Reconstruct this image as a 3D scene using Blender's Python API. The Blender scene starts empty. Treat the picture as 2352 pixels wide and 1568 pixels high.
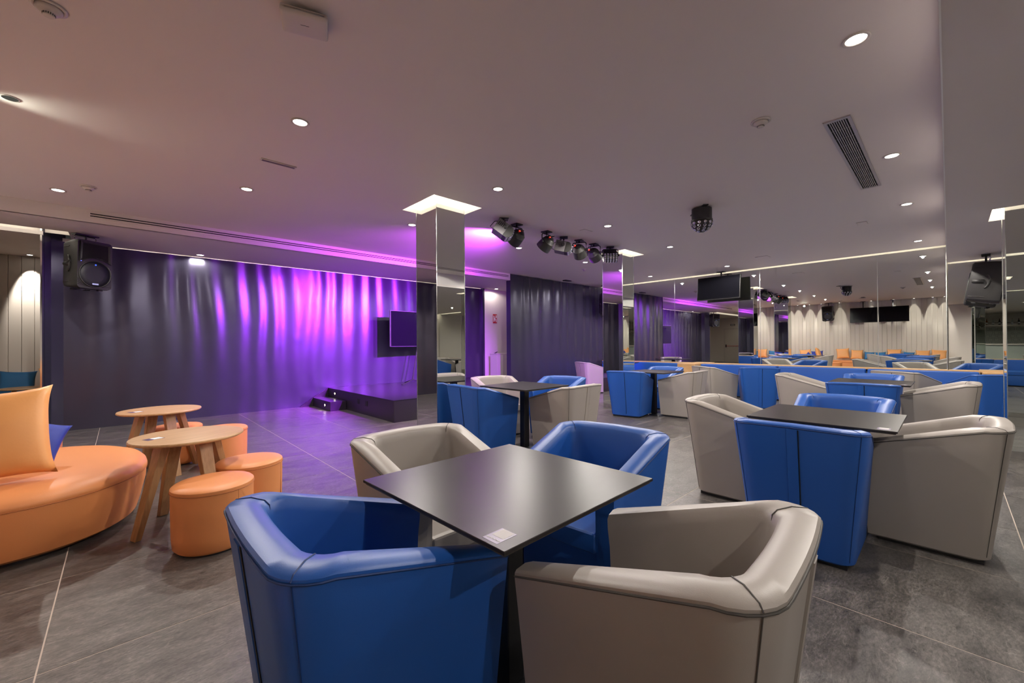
import bpy, bmesh, math, random
from mathutils import Vector, Matrix, noise
random.seed(7)
S = bpy.context.scene
C = S.collection
PI = math.pi
R = math.radians

# ------------------------------------------------------------------ camera
H = 1.25
cam_d = bpy.data.cameras.new('camera')
cam = bpy.data.objects.new('camera', cam_d); C.objects.link(cam)
yaw, pitch, roll = R(46.59), R(0.3187), R(-0.3798)
fwd = Vector((math.cos(yaw)*math.cos(pitch), math.sin(yaw)*math.cos(pitch), math.sin(pitch)))
rgt = Vector((math.sin(yaw), -math.cos(yaw), 0)); upv = rgt.cross(fwd)
r2 = rgt*math.cos(roll)+upv*math.sin(roll); u2 = -rgt*math.sin(roll)+upv*math.cos(roll)
m = Matrix((r2, u2, -fwd)).transposed().to_4x4(); m.translation = Vector((0, 0, H))
cam.matrix_world = m
cam_d.sensor_width = 36; cam_d.lens = 949.07/2352*36; cam_d.clip_start = 0.05; cam_d.clip_end = 100
S.camera = cam
# ------------------------------------------------------------------ world, exposure, light levels
w = bpy.data.worlds.new('world'); S.world = w; w.use_nodes = True
w.node_tree.nodes['Background'].inputs[0].default_value = (0.9, 0.85, 0.8, 1)
w.node_tree.nodes['Background'].inputs[1].default_value = 0.03
S.view_settings.view_transform = 'Standard'; S.view_settings.look = 'None'
S.view_settings.exposure = 0.0; S.view_settings.gamma = 1.0; S.view_settings.use_curve_mapping = False
cy = S.cycles
cy.use_adaptive_sampling = True; cy.adaptive_threshold = 0.10; cy.adaptive_min_samples = 16
cy.max_bounces = 8; cy.diffuse_bounces = 3; cy.glossy_bounces = 6; cy.transmission_bounces = 4
cy.sample_clamp_indirect = 4.0; cy.blur_glossy = 0.5; cy.use_denoising = True
P_DOWN = 106.0      # every ceiling downlight
P_WASH = 240.0      # wall washers
E_COVE = 5.0       # LED panels in the column coves
E_SLOT = 4.0       # LED panels in the slots along the mirror wall
P_STAGE = 4600.0    # each purple stage lamp
PURPLE = (0.42, 0.03, 1.0)
WARM = (1.0, 0.93, 0.85)

# ------------------------------------------------------------------ materials
MATS = {}
def mat(name, col, rough=0.5, metal=0.0, emit=0.0, spec=0.5, ecol=None, nscale=0, namp=0.0, bump=0.0, bscale=200, coat=0.0):
    if name in MATS: return MATS[name]
    mt = bpy.data.materials.new(name); mt.use_nodes = True
    nt = mt.node_tree; b = nt.nodes['Principled BSDF']
    b.inputs['Base Color'].default_value = (*col, 1)
    b.inputs['Roughness'].default_value = rough; b.inputs['Metallic'].default_value = metal
    b.inputs['Specular IOR Level'].default_value = spec
    b.inputs['Coat Weight'].default_value = coat
    if emit:
        b.inputs['Emission Color'].default_value = (*(ecol or col), 1); b.inputs['Emission Strength'].default_value = emit
    tc = nt.nodes.new('ShaderNodeTexCoord')
    if nscale:
        n = nt.nodes.new('ShaderNodeTexNoise'); n.inputs['Scale'].default_value = nscale; n.inputs['Detail'].default_value = 6
        nt.links.new(tc.outputs['Object'], n.inputs['Vector'])
        mx = nt.nodes.new('ShaderNodeMix'); mx.data_type = 'RGBA'
        mx.inputs[6].default_value = (*[c*(1-namp) for c in col], 1); mx.inputs[7].default_value = (*[min(1, c*(1+namp)) for c in col], 1)
        nt.links.new(n.outputs[0], mx.inputs[0]); nt.links.new(mx.outputs[2], b.inputs['Base Color'])
    if bump:
        n = nt.nodes.new('ShaderNodeTexNoise'); n.inputs['Scale'].default_value = bscale; n.inputs['Detail'].default_value = 3
        nt.links.new(tc.outputs['Object'], n.inputs['Vector'])
        bp = nt.nodes.new('ShaderNodeBump'); bp.inputs['Strength'].default_value = bump; bp.inputs['Distance'].default_value = 0.002
        nt.links.new(n.outputs[0], bp.inputs['Height']); nt.links.new(bp.outputs[0], b.inputs['Normal'])
    MATS[name] = mt
    return mt
WHITE = mat('white_paint', (0.72, 0.66, 0.60), 0.8)
CEIL = mat('ceiling_paint', (0.73, 0.66, 0.625), 0.55, bump=0.1, bscale=60)
BOARD = mat('painted_board', (0.50, 0.455, 0.40), 0.5)
MIRROR = mat('mirror_glass', (0.80, 0.83, 0.80), 0.0, 1.0)
MEDGE = mat('polished_mirror_edge', (0.75, 0.8, 0.78), 0.2, 1.0)
BLUE = mat('blue_leatherette', (0.012, 0.085, 0.36), 0.42, bump=0.10, bscale=350)
BLUE_D = mat('blue_stitching', (0.004, 0.03, 0.14), 0.6)
GREY = mat('grey_leatherette', (0.34, 0.305, 0.275), 0.42, bump=0.10, bscale=350)
GREY_D = mat('grey_stitching', (0.06, 0.055, 0.05), 0.6)
ORANGE = mat('orange_leatherette', (0.74, 0.28, 0.095), 0.45, bump=0.2, bscale=300)
ORANGE_D = mat('orange_stitching', (0.42, 0.13, 0.035), 0.6)
TEAL = mat('blue_cushion_cloth', (0.02, 0.16, 0.38), 0.6, bump=0.3, bscale=80)
NAVY = mat('navy_cushion_cloth', (0.01, 0.03, 0.30), 0.6, bump=0.3, bscale=80)
OCUSH = mat('orange_cushion_cloth', (0.78, 0.36, 0.12), 0.42, bump=0.3, bscale=60)
BLACK = mat('black_metal', (0.012, 0.012, 0.013), 0.35)
BLACKM = mat('black_plastic', (0.018, 0.017, 0.016), 0.5, bump=0.2, bscale=400)
TOPM = mat('dark_laminate', (0.030, 0.026, 0.026), 0.30, spec=0.12, bump=0.08, bscale=500)
SCREEN = mat('black_screen', (0.004, 0.004, 0.006), 0.14, spec=0.15)
STAGE = mat('black_stage_vinyl', (0.022, 0.016, 0.026), 0.3, spec=0.6)
GROUT = mat('light_grout', (0.62, 0.52, 0.44), 0.8)
SKIRT = mat('tile_skirting', (0.14, 0.13, 0.12), 0.5, nscale=12, namp=0.4)
LEDW = mat('led_panel', (1, 0.97, 0.9), 0.5, emit=E_COVE, ecol=(1, 0.95, 0.82))
LEDS = mat('led_slot_panel', (1, 0.97, 0.9), 0.5, emit=E_SLOT, ecol=(1, 0.94, 0.78))
LAMP = mat('lamp_lens', (1, 0.97, 0.92), 0.5, emit=14, ecol=(1, 0.96, 0.9))
TRIMW = mat('white_plastic', (0.62, 0.56, 0.52), 0.4)
GRILLE = mat('aluminium_grille', (0.5, 0.46, 0.44), 0.4, 0.6)
HOLE = mat('dark_recess', (0.004, 0.004, 0.004), 0.9)
CHROME = mat('chrome', (0.8, 0.8, 0.8), 0.1, 1.0)
RED = mat('red_paint', (0.5, 0.02, 0.02), 0.4)
REDLED = mat('red_indicator', (1, 0.05, 0.03), 0.4, emit=5)
BLUELED = mat('blue_indicator', (0.1, 0.15, 1), 0.4, emit=4)
SIGNW = mat('white_print', (0.85, 0.85, 0.85), 0.5)
STICKW = mat('sticker_white', (0.45, 0.42, 0.42), 0.5)
PURP = mat('violet_sticker', (0.10, 0.06, 0.15), 0.35)
SILVER = mat('silver_housing', (0.17, 0.16, 0.17), 0.4, 0.3)
LENS = mat('clear_lens', (0.7, 0.7, 0.8), 0.05, 0.9)

def wood_mat(name, c1, c2, sc=(1, 12, 12)):
    mt = bpy.data.materials.new(name); mt.use_nodes = True
    nt = mt.node_tree; b = nt.nodes['Principled BSDF']
    tc = nt.nodes.new('ShaderNodeTexCoord'); mp = nt.nodes.new('ShaderNodeMapping'); mp.inputs['Scale'].default_value = sc
    n = nt.nodes.new('ShaderNodeTexNoise'); n.inputs['Scale'].default_value = 4; n.inputs['Detail'].default_value = 8; n.inputs['Roughness'].default_value = 0.65
    cr = nt.nodes.new('ShaderNodeValToRGB'); cr.color_ramp.elements[0].color = (*c1, 1); cr.color_ramp.elements[1].color = (*c2, 1)
    cr.color_ramp.elements[0].position = 0.3; cr.color_ramp.elements[1].position = 0.7
    nt.links.new(tc.outputs['Object'], mp.inputs[0]); nt.links.new(mp.outputs[0], n.inputs['Vector']); nt.links.new(n.outputs[0], cr.inputs[0])
    nt.links.new(cr.outputs[0], b.inputs['Base Color']); b.inputs['Roughness'].default_value = 0.4
    return mt
WOOD = wood_mat('oak_top', (0.42, 0.24, 0.11), (0.58, 0.36, 0.18))
WOODL = wood_mat('oak_leg', (0.30, 0.15, 0.06), (0.46, 0.26, 0.12), (12, 12, 1))
WOODB = wood_mat('oak_board', (0.50, 0.28, 0.11), (0.62, 0.38, 0.17), (12, 1.5, 12))

def tile_mat():
    mt = bpy.data.materials.new('slate_tile'); mt.use_nodes = True
    nt = mt.node_tree; b = nt.nodes['Principled BSDF']; L = nt.links.new
    tc = nt.nodes.new('ShaderNodeTexCoord'); oi = nt.nodes.new('ShaderNodeObjectInfo')
    ad = nt.nodes.new('ShaderNodeVectorMath'); ad.operation = 'ADD'
    ml = nt.nodes.new('ShaderNodeMath'); ml.operation = 'MULTIPLY'; ml.inputs[1].default_value = 37
    cb = nt.nodes.new('ShaderNodeCombineXYZ')
    L(oi.outputs['Random'], ml.inputs[0]); L(ml.outputs[0], cb.inputs[0]); L(ml.outputs[0], cb.inputs[2])
    L(tc.outputs['Object'], ad.inputs[0]); L(cb.outputs[0], ad.inputs[1])
    mp = nt.nodes.new('ShaderNodeMapping'); mp.inputs['Scale'].default_value = (1.5, 3.4, 1); mp.inputs['Rotation'].default_value = (0, 0, 0.35)
    L(ad.outputs[0], mp.inputs[0])
    n1 = nt.nodes.new('ShaderNodeTexNoise'); n1.inputs['Scale'].default_value = 3.0; n1.inputs['Detail'].default_value = 13; n1.inputs['Roughness'].default_value = 0.78; n1.inputs['Distortion'].default_value = 0.25
    L(mp.outputs[0], n1.inputs['Vector'])
    cr = nt.nodes.new('ShaderNodeValToRGB'); e = cr.color_ramp.elements
    e[0].position = 0.32; e[0].color = (0.036, 0.032, 0.030, 1); e[1].position = 0.70; e[1].color = (0.190, 0.172, 0.158, 1)
    L(n1.outputs[0], cr.inputs[0])
    # thin pale veins
    n2 = nt.nodes.new('ShaderNodeTexNoise'); n2.inputs['Scale'].default_value = 1.5; n2.inputs['Detail'].default_value = 8; n2.inputs['Distortion'].default_value = 1.6
    L(mp.outputs[0], n2.inputs['Vector'])
    s1 = nt.nodes.new('ShaderNodeMath'); s1.operation = 'SUBTRACT'; s1.inputs[1].default_value = 0.5; L(n2.outputs[0], s1.inputs[0])
    ab = nt.nodes.new('ShaderNodeMath'); ab.operation = 'ABSOLUTE'; L(s1.outputs[0], ab.inputs[0])
    mr = nt.nodes.new('ShaderNodeMapRange'); mr.inputs[1].default_value = 0.0; mr.inputs[2].default_value = 0.006; mr.inputs[3].default_value = 0.22; mr.inputs[4].default_value = 0.0
    L(ab.outputs[0], mr.inputs[0])
    mx = nt.nodes.new('ShaderNodeMix'); mx.data_type = 'RGBA'; mx.inputs[7].default_value = (0.44, 0.40, 0.36, 1)
    L(mr.outputs[0], mx.inputs[0]); L(cr.outputs[0], mx.inputs[6])
    # fine speckle
    n3 = nt.nodes.new('ShaderNodeTexNoise'); n3.inputs['Scale'].default_value = 26; n3.inputs['Detail'].default_value = 6; n3.inputs['Roughness'].default_value = 0.8
    L(mp.outputs[0], n3.inputs['Vector'])
    m3 = nt.nodes.new('ShaderNodeMapRange'); m3.inputs[1].default_value = 0.36; m3.inputs[2].default_value = 0.64; m3.inputs[3].default_value = 0.55; m3.inputs[4].default_value = 1.5
    L(n3.outputs[0], m3.inputs[0])
    vm = nt.nodes.new('ShaderNodeVectorMath'); vm.operation = 'SCALE'; L(mx.outputs[2], vm.inputs[0]); L(m3.outputs[0], vm.inputs['Scale'])
    L(vm.outputs[0], b.inputs['Base Color'])
    rr = nt.nodes.new('ShaderNodeMapRange'); rr.inputs[3].default_value = 0.22; rr.inputs[4].default_value = 0.42; L(n1.outputs[0], rr.inputs[0]); L(rr.outputs[0], b.inputs['Roughness'])
    bp = nt.nodes.new('ShaderNodeBump'); bp.inputs['Strength'].default_value = 0.5; bp.inputs['Distance'].default_value = 0.005
    sm = nt.nodes.new('ShaderNodeMath'); sm.operation = 'MULTIPLY_ADD'; sm.inputs[1].default_value = 0.3; L(n3.outputs[0], sm.inputs[0]); L(n1.outputs[0], sm.inputs[2])
    L(sm.outputs[0], bp.inputs['Height']); L(bp.outputs[0], b.inputs['Normal'])
    return mt
TILE = tile_mat()

def sheet_mat():
    mt = bpy.data.materials.new('brushed_sheet_metal'); mt.use_nodes = True
    nt = mt.node_tree; b = nt.nodes['Principled BSDF']; L = nt.links.new
    b.inputs['Base Color'].default_value = (0.068, 0.066, 0.100, 1); b.inputs['Metallic'].default_value = 0.6; b.inputs['Roughness'].default_value = 0.27
    tc = nt.nodes.new('ShaderNodeTexCoord'); mp = nt.nodes.new('ShaderNodeMapping'); mp.inputs['Scale'].default_value = (2, 2, 160)
    n = nt.nodes.new('ShaderNodeTexNoise'); n.inputs['Scale'].default_value = 1.0; n.inputs['Detail'].default_value = 4
    L(tc.outputs['Object'], mp.inputs[0]); L(mp.outputs[0], n.inputs['Vector'])
    bp = nt.nodes.new('ShaderNodeBump'); bp.inputs['Strength'].default_value = 0.12; bp.inputs['Distance'].default_value = 0.003
    L(n.outputs[0], bp.inputs['Height']); L(bp.outputs[0], b.inputs['Normal'])
    return mt
SHEET = sheet_mat()

# ------------------------------------------------------------------ helpers
def obj(name, bm, mt, parent=None, smooth=False, loc=None, rot=None):
    me = bpy.data.meshes.new(name)
    if smooth:
        for f in bm.faces: f.smooth = True
    bm.normal_update(); bm.to_mesh(me); bm.free()
    if mt is not None: me.materials.append(mt)
    if smooth == 'auto':
        try: me.set_sharp_from_angle(angle=R(38))
        except Exception: pass
    o = bpy.data.objects.new(name, me); C.objects.link(o)
    if parent is not None: o.parent = parent
    if loc is not None: o.location = loc
    if rot is not None: o.rotation_euler = rot
    return o
def box(bm, x0, x1, y0, y1, z0, z1, M=None):
    v = [bm.verts.new((x, y, z)) for z in (z0, z1) for x, y in ((x0, y0), (x1, y0), (x1, y1), (x0, y1))]
    if M is not None:
        for q in v: q.co = M @ q.co
    for f in ((3, 2, 1, 0), (4, 5, 6, 7), (0, 1, 5, 4), (1, 2, 6, 5), (2, 3, 7, 6), (3, 0, 4, 7)):
        bm.faces.new([v[i] for i in f])
    return v
def boxes(*bs, M=None):
    bm = bmesh.new()
    for b in bs: box(bm, *b, M=M)
    return bm
def bev(bm, w, seg=2):
    bmesh.ops.bevel(bm, geom=list(bm.edges), offset=w, segments=seg, profile=0.7, affect='EDGES')
    return bm
def rbox(x0, x1, y0, y1, z0, z1, w=0.01, seg=2):
    return bev(boxes((x0, x1, y0, y1, z0, z1)), w, seg)
def tube(bm, pts, r, n=8, closed=False, cap=True):
    pts = [Vector(p) for p in pts]; rings = []
    for i, p in enumerate(pts):
        a = pts[i-1] if (i > 0 or closed) else p; b = pts[(i+1) % len(pts)] if (i < len(pts)-1 or closed) else p
        d = (b-a).normalized(); u = d.cross(Vector((0, 0, 1)))
        if u.length < 1e-3: u = d.cross(Vector((0, 1, 0)))
        u.normalize(); v = d.cross(u)
        rr = r[i] if isinstance(r, (list, tuple)) else r
        rings.append([bm.verts.new(p+(u*math.cos(2*PI*k/n)+v*math.sin(2*PI*k/n))*rr) for k in range(n)])
    m_ = len(rings)
    for i in range(m_ if closed else m_-1):
        A, B = rings[i], rings[(i+1) % m_]
        for k in range(n): bm.faces.new((A[k], A[(k+1) % n], B[(k+1) % n], B[k]))
    if cap and not closed:
        bm.faces.new(rings[0][::-1]); bm.faces.new(rings[-1])
def lathe(bm, prof, n=24, M=None, cap=None):
    if cap is None: cap = prof[0][0] < .001 or prof[-1][0] < .001 or (abs(prof[0][1]-prof[-1][1]) > .01)
    rings = []
    for r_, z in prof:
        ring = [bm.verts.new((r_*math.cos(2*PI*k/n), r_*math.sin(2*PI*k/n), z)) for k in range(n)]
        if M is not None:
            for q in ring: q.co = M @ q.co
        rings.append(ring)
    for A, B in zip(rings, rings[1:]):
        for k in range(n): bm.faces.new((A[k], A[(k+1) % n], B[(k+1) % n], B[k]))
    if cap:
        bm.faces.new(rings[0][::-1]); bm.faces.new(rings[-1])
def Lathe(prof, n=24, M=None):
    bm = bmesh.new(); lathe(bm, prof, n, M); return bm
def thing(name, label, cat, loc=(0, 0, 0), rz=0, group=None):
    o = bpy.data.objects.new(name, None); C.objects.link(o); o.empty_display_size = 0.1
    o.location = loc; o.rotation_euler = (0, 0, rz); o['label'] = label; o['category'] = cat
    if group: o['group'] = group
    return o
def tag(o, label, cat, group=None):
    o['label'] = label; o['category'] = cat
    if group: o['group'] = group
    return o
def struct(name, bm, mt, parent=None, smooth=False):
    o = obj(name, bm, mt, parent, smooth)
    if parent is None: o['kind'] = 'structure'
    return o
def sempty(name, label=None):
    o = bpy.data.objects.new(name, None); C.objects.link(o); o['kind'] = 'structure'
    if label: o['label'] = label
    return o
def copy_tree(o, parent=None):
    c = o.copy(); C.objects.link(c)
    if parent is not None: c.parent = parent
    for ch in list(o.children): copy_tree(ch, c)
    return c
def place(first, used, loc, rz, label, group=None):
    o = first if not used.get(first.name) else copy_tree(first)
    used[first.name] = True
    o.location = loc; o.rotation_euler = (0, 0, rz); o['label'] = label
    if group: o['group'] = group
    return o
USED = {}
def lamp(name, kind, loc, energy, col, parent=None, direction=None, **kw):
    d = bpy.data.lights.new(name, kind); d.energy = energy; d.color = col
    for k, v in kw.items(): setattr(d, k, v)
    o = bpy.data.objects.new(name, d); C.objects.link(o); o.location = loc
    if parent is not None: o.parent = parent
    if direction is not None: o.rotation_euler = Vector(direction).to_track_quat('-Z', 'Y').to_euler()
    return o
def attach(o, t):
    o.parent = t
    o.matrix_parent_inverse = (Matrix.Translation(t.location) @ Matrix.Rotation(t.rotation_euler.z, 4, 'Z') @ Matrix.Diagonal((*t.scale, 1))).inverted()
def text(name, body, size, mt, parent, loc, rot, ext=0.0004):
    cu = bpy.data.curves.new(name, 'FONT'); cu.body = body; cu.size = size; cu.extrude = ext; cu.align_x = 'CENTER'; cu.align_y = 'CENTER'
    cu.materials.append(mt)
    o = bpy.data.objects.new('tmp', cu); me = bpy.data.meshes.new_from_object(o); bpy.data.objects.remove(o)
    o = bpy.data.objects.new(name, me); C.objects.link(o); o.parent = parent; o.location = loc; o.rotation_euler = rot
    return o

# ------------------------------------------------------------------ room shell
ZC, ZS, ZL = 2.971, 2.807, 2.653     # main ceiling, soffit, low ceiling
XM = 10.87                            # mirror plane of the right wall
XL = -1.58                            # left wall
YS = 9.03                             # metal stage wall
YF = 7.39                             # ceiling step / metal block

floor = sempty('floor', 'large grey slate-look floor tiles with pale grout joints')
bm = boxes((-6.7, 11.0, -8.2, 11.0, -0.12, -0.0012)); obj('grout_bed', bm, GROUT, floor)
tb = boxes((-0.4485, 0.4485, -0.4485, 0.4485, -0.008, 0.0)); tb_me = obj('tile', tb, TILE, floor)
cells = []
for i in range(-8, 13):
    for j in range(-10, 13):
        cx, cyy = -0.238+0.4515+0.903*i, -0.300+0.45+0.8995*j
        if -6.6 < cx < 11.0 and -8.1 < cyy < 10.9 and not (cyy > 9.4 and cx > 0.5) and not (cyy < 7.2 and cx < -4.4) and not (cx < -2.1 and 0.3 < cyy < 7.1):
            q = (cx-0)*0.687+(cyy)*0.7265
            vis = 0 if (q > -0.2 and abs(cx*0.7265-cyy*0.687) < 1.35*max(q, 0.3)+0.8) else 1
            cells.append((vis, math.hypot(cx, cyy), cx, cyy))
cells.sort()
for k, (v_, d_, cx, cyy) in enumerate(cells[:298]):
    o = tb_me if k == 0 else tb_me.copy()
    if k: C.objects.link(o); o.parent = floor
    o.location = (cx, cyy, 0); o.scale = (0.8975/0.897, 0.8940/0.897, 1)
bm = bmesh.new()
for v_, d_, cx, cyy in cells[298:]: box(bm, cx-0.45, cx+0.45, cyy-0.448, cyy+0.448, -0.008, 0)
o = obj('far_tiles', bm, TILE, floor); o['kind'] = 'stuff'

def holed_plate(name, x0, x1, y0, y1, z, th, holes, mt):
    xs = sorted({x0, x1, *[v for h in holes for v in (h[0], h[1]) if x0 < v < x1]})
    ys = sorted({y0, y1, *[v for h in holes for v in (h[2], h[3]) if y0 < v < y1]})
    bm = bmesh.new()
    for a, b in zip(xs, xs[1:]):
        for c_, d in zip(ys, ys[1:]):
            mx_, my_ = (a+b)/2, (c_+d)/2
            if any(h[0] < mx_ < h[1] and h[2] < my_ < h[3] for h in holes): continue
            box(bm, a, b, c_, d, z, z+th)
    bmesh.ops.remove_doubles(bm, verts=bm.verts, dist=1e-5)
    return struct(name, bm, mt)
def cove(x0, x1, y0, y1, z, hgt, skip=(), led=LEDW, name='light_cove'):
    """white recess above a ceiling cut-out, with an LED panel on its top"""
    e = 0.10
    a0, a1, b0, b1 = x0-(0 if 'x0' in skip else e), x1+(0 if 'x1' in skip else e), y0-(0 if 'y0' in skip else e), y1+(0 if 'y1' in skip else e)
    bm = boxes((a0-.01, a1+.01, b0-.01, b1+.01, z+hgt+0.01, z+hgt+.03), (a0-.01, a0, b0, b1, z+.055, z+hgt+.01), (a1, a1+.01, b0, b1, z+.055, z+hgt+.01),
               (a0, a1, b0-.01, b0, z+.055, z+hgt+.01), (a0, a1, b1, b1+.01, z+.055, z+hgt+.01))
    o = struct(name, bm, WHITE)
    obj('led_panel', boxes((a0+.01, a1-.01, b0+.01, b1-.01, z+hgt, z+hgt+0.008)), led, o)
    return o
COL = [(2.965, 4.455, .42, .46, ZC, (2.615, 3.320, 4.050, 4.790)),
       (7.070, 4.440, .40, .44, ZC, (6.720, 7.420, 4.070, 4.770)),
       (7.070, -.645, .40, .44, ZL, (6.780, 7.440, -.975, -.332)),
       (2.965, -.700, .40, .44, ZL, (2.640, 3.300, -1.03, -.370))]
SLOT = 10.76
holed_plate('ceiling', -1.7, SLOT, 0.015, YF, ZC, 0.05, [COL[0][5], COL[1][5]], CEIL)
holed_plate('ceiling_low', -4.4, SLOT, -8.1, 0.015, ZL, 0.05, [COL[2][5], COL[3][5]], CEIL)
holed_plate('ceiling_soffit', -6.6, 11.0, YF, 10.95, ZS, 0.05, [(-6.4, -0.52, 8.19, 8.63), (-0.79, -0.52, 8.6, 9.0), (6.94, 11.0, 7.0, 7.52)], CEIL)
struct('ceiling_block_strip', boxes((6.94, 10.95, YF, 7.5, ZC, ZC+.05)), CEIL)
struct('trim_1', boxes((-1.7, 6.94, YF-0.004, YF+0.03, ZS, ZC+.05)), CEIL)                 # fascia of the stage-side step
struct('trim_2', boxes((-4.4, SLOT, 0.004, 0.0149, ZL+.001, ZC+.05)), mat('fascia_gloss', (0.78, 0.74, 0.72), 0.25))
struct('trim_3', boxes((-1.7, SLOT, 0.0105, 0.0175, ZL-0.003, ZL+0.012)), mat('corner_bead', (0.95, 0.93, 0.9), 0.3))              # edge bead of the step, reflected downlights put in as near-white colour
for k, c in enumerate(COL): cove(*c[5], c[4], 0.24 if c[4] == ZC else 0.2)
cove(SLOT, XM+0.10, 0.02, 7.38, ZC, 0.14, skip=('x1', 'y0', 'y1'), led=LEDS)
cove(SLOT, XM+0.10, -8.0, 0.012, ZL, 0.14, skip=('x1', 'y0', 'y1'), led=LEDS)
cove(-6.4, -0.52, 8.19, 8.63, ZS, 0.16, skip=('x1',), led=mat('led_alcove_panel', (1, 0.97, 0.9), 0.5, emit=1.7, ecol=(1, 0.95, 0.82)))

# walls
struct('wall_left', boxes((XL-.12, XL-.016, -0.62, 7.4, 0, ZC+.1)), WHITE)
wl = bpy.data.objects['wall_left']
bm0 = bev(boxes((-0.008, 0.008, -0.0715, 0.0715, 0.0, ZC-.004)), 0.004, 1)
b0 = obj('board', bm0, BOARD, wl); n = 0
y = 0.075
while y < 7.38:
    o = b0 if n == 0 else b0.copy()
    if n: C.objects.link(o); o.parent = wl
    o.location = (XL-0.008+random.uniform(-.002, .002), y, 0.002); y += 0.148; n += 1
struct('wall_back', boxes((-4.4, 11.1, -8.2, -8.08, 0, 2.9)), WHITE)
struct('wall_bar_side', boxes((-4.4, -4.28, -8.1, -0.5, 0, 2.9)), WHITE)
struct('wall_bar_end', boxes((-4.4, XL-.12, -0.62, -0.5, 0, 2.9)), WHITE)
struct('wall_lobby_return', boxes((-6.6, XL-.016, 7.4, 7.5, 0, ZC+.1)), WHITE)
struct('wall_lobby_end', boxes((-6.72, -6.6, 7.4, 10.95, 0, ZC+.1)), WHITE)
wa = struct('wall_alcove', boxes((-6.6, 11.1, 10.88, 11.0, 0, ZC+.1)), WHITE)
n = 0; x = -5.6
ba = obj('board', bev(boxes((-0.0715, 0.0715, -0.008, 0.008, 0.0, ZS-.004)), 0.004, 1), BOARD, wa)
while x < -0.6:
    o = ba if n == 0 else ba.copy()
    if n: C.objects.link(o); o.parent = wa
    o.location = (x, 10.87+random.uniform(-.002, .002), 0.002); x += 0.148; n += 1
struct('wall_corridor', boxes((7.40, 11.1, YS+.02, YS+.1, 0, ZS)), WHITE)
struct('wall_alcove_side', boxes((-0.62, -0.52, 9.2, 10.88, 0, ZS)), WHITE)
struct('wall_corridor_side', boxes((10.98, 11.1, 7.3, 10.9, 0, ZC+.1)), WHITE)

def metal_wall(name, x0, x1, y, z1, seed, amp=0.016, zb=0.0):
    """dented vertical-fold sheet metal facing -Y"""
    nx, nz = int((x1-x0)/0.035), 40
    bm = bmesh.new(); g = []
    for i in range(nx+1):
        col = []
        x = x0+(x1-x0)*i/nx
        for j in range(nz+1):
            z = zb+(z1-zb)*j/nz
            t = z/z1
            px = x+0.05*noise.noise(Vector((x*0.6, z*0.9, seed)))
            ph = px*2*PI/0.36+1.9*noise.noise(Vector((px*1.1, z*0.35, seed+5)))*2
            f = math.sin(ph)*(0.55+0.45*noise.noise(Vector((px*1.3, z*0.5, seed+9))))
            f += 0.55*noise.noise(Vector((px*4.6, z*0.7, seed+2)))
            dent = 0.30*max(0, noise.noise(Vector((px*6, z*4.0, seed+7)))-0.25)
            edge = min(1, (x-x0)/0.35, (x1-x)/0.2)
            fade = 0.35+0.65*min(1, t*1.6)
            col.append(bm.verts.new((x, y-amp*edge*fade*(f+dent)-0.02, z)))
        g.append(col)
    for i in range(nx):
        for j in range(nz):
            bm.faces.new((g[i][j], g[i+1][j], g[i+1][j+1], g[i][j+1]))
    # back plane for thickness
    box(bm, x0, x1, y+0.01, y+0.05, zb, z1)
    return struct(name, bm, SHEET, smooth=True)
ms = metal_wall('wall_stage', -0.62, 7.34, YS, ZS-.012, 3.0)
# flat end returns of the stage wall beside the alcove
bm = bmesh.new()
pts = [(-0.80, 8.66), (-0.735, 8.88), (-0.62, 9.01)]
for (xa, ya), (xb, yb) in zip(pts, pts[1:]):
    v = [bm.verts.new(p) for p in ((xa, ya, 0), (xb, yb, 0), (xb, yb, ZC), (xa, ya, ZC))]; bm.faces.new(v)
    v = [bm.verts.new(p) for p in ((xa+.02, ya+.06, 0), (xb+.02, yb+.06, 0), (xb+.02, yb+.06, ZC), (xa+.02, ya+.06, ZC))]; bm.faces.new(v[::-1])
obj('end_panel', bm, SHEET, ms)
obj('end_bead', boxes((-0.815, -0.797, 8.645, 8.665, 0, ZC)), CHROME, ms)
obj('end_panel', boxes((-.66, -.6, 9.03, 9.06, ZS-.02, ZC)), SHEET, ms)
struct('trim_4', boxes((-0.5, 7.34, YS-.005, YS+.0, ZS-.010, ZS-.001)), mat('led_profile', (1, .95, .8), .5, emit=0.9, ecol=(1, .9, .6)))
obj('end_frame', rbox(7.34, 7.40, YS-.10, YS+.05, 0, ZS-.002, .004), SHEET, ms)
mb = metal_wall('wall_block', 6.95, 10.97, YF+.02, ZC-.01, 11.0)
obj('return_panel', boxes((6.94, 6.952, YF-.01, YF+.14, 0, ZC-.002)), SHEET, mb)
obj('back_panel', boxes((6.952, 10.97, YF+.09, YF+.13, 0, ZC-.012)), WHITE, mb)
# mirror wall
wr = struct('wall_right', boxes((XM+0.11, XM+.22, -8.1, 7.5, 0, 3.1)), WHITE)
seams = [7.13, 5.08, 3.03, 0.96, 0.022]
for a, b in zip(seams, seams[1:]):
    obj('mirror_pane', boxes((XM, XM+.008, b+.006, a-.006, 0.66, ZC+.12)), MIRROR, wr)
    obj('seam_strip', boxes((XM-.0005, XM+.004, b-.006, b+.006, 0.66, ZC+.1)), MEDGE, wr)
obj('mirror_pane', boxes((XM, XM+.008, 7.142, 7.38, 0.66, ZC+.12)), MIRROR, wr)
for a, b in ((0.008, -1.10), (-1.10, -3.15), (-3.15, -5.2), (-5.2, -8.0)):
    obj('mirror_pane', boxes((XM, XM+.008, b+.006, a-.006, 0.66, ZL+.12)), MIRROR, wr)
obj('wall_lower', boxes((XM, XM+.1, -8.0, 7.38, 0, 0.66)), WHITE, wr)

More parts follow.
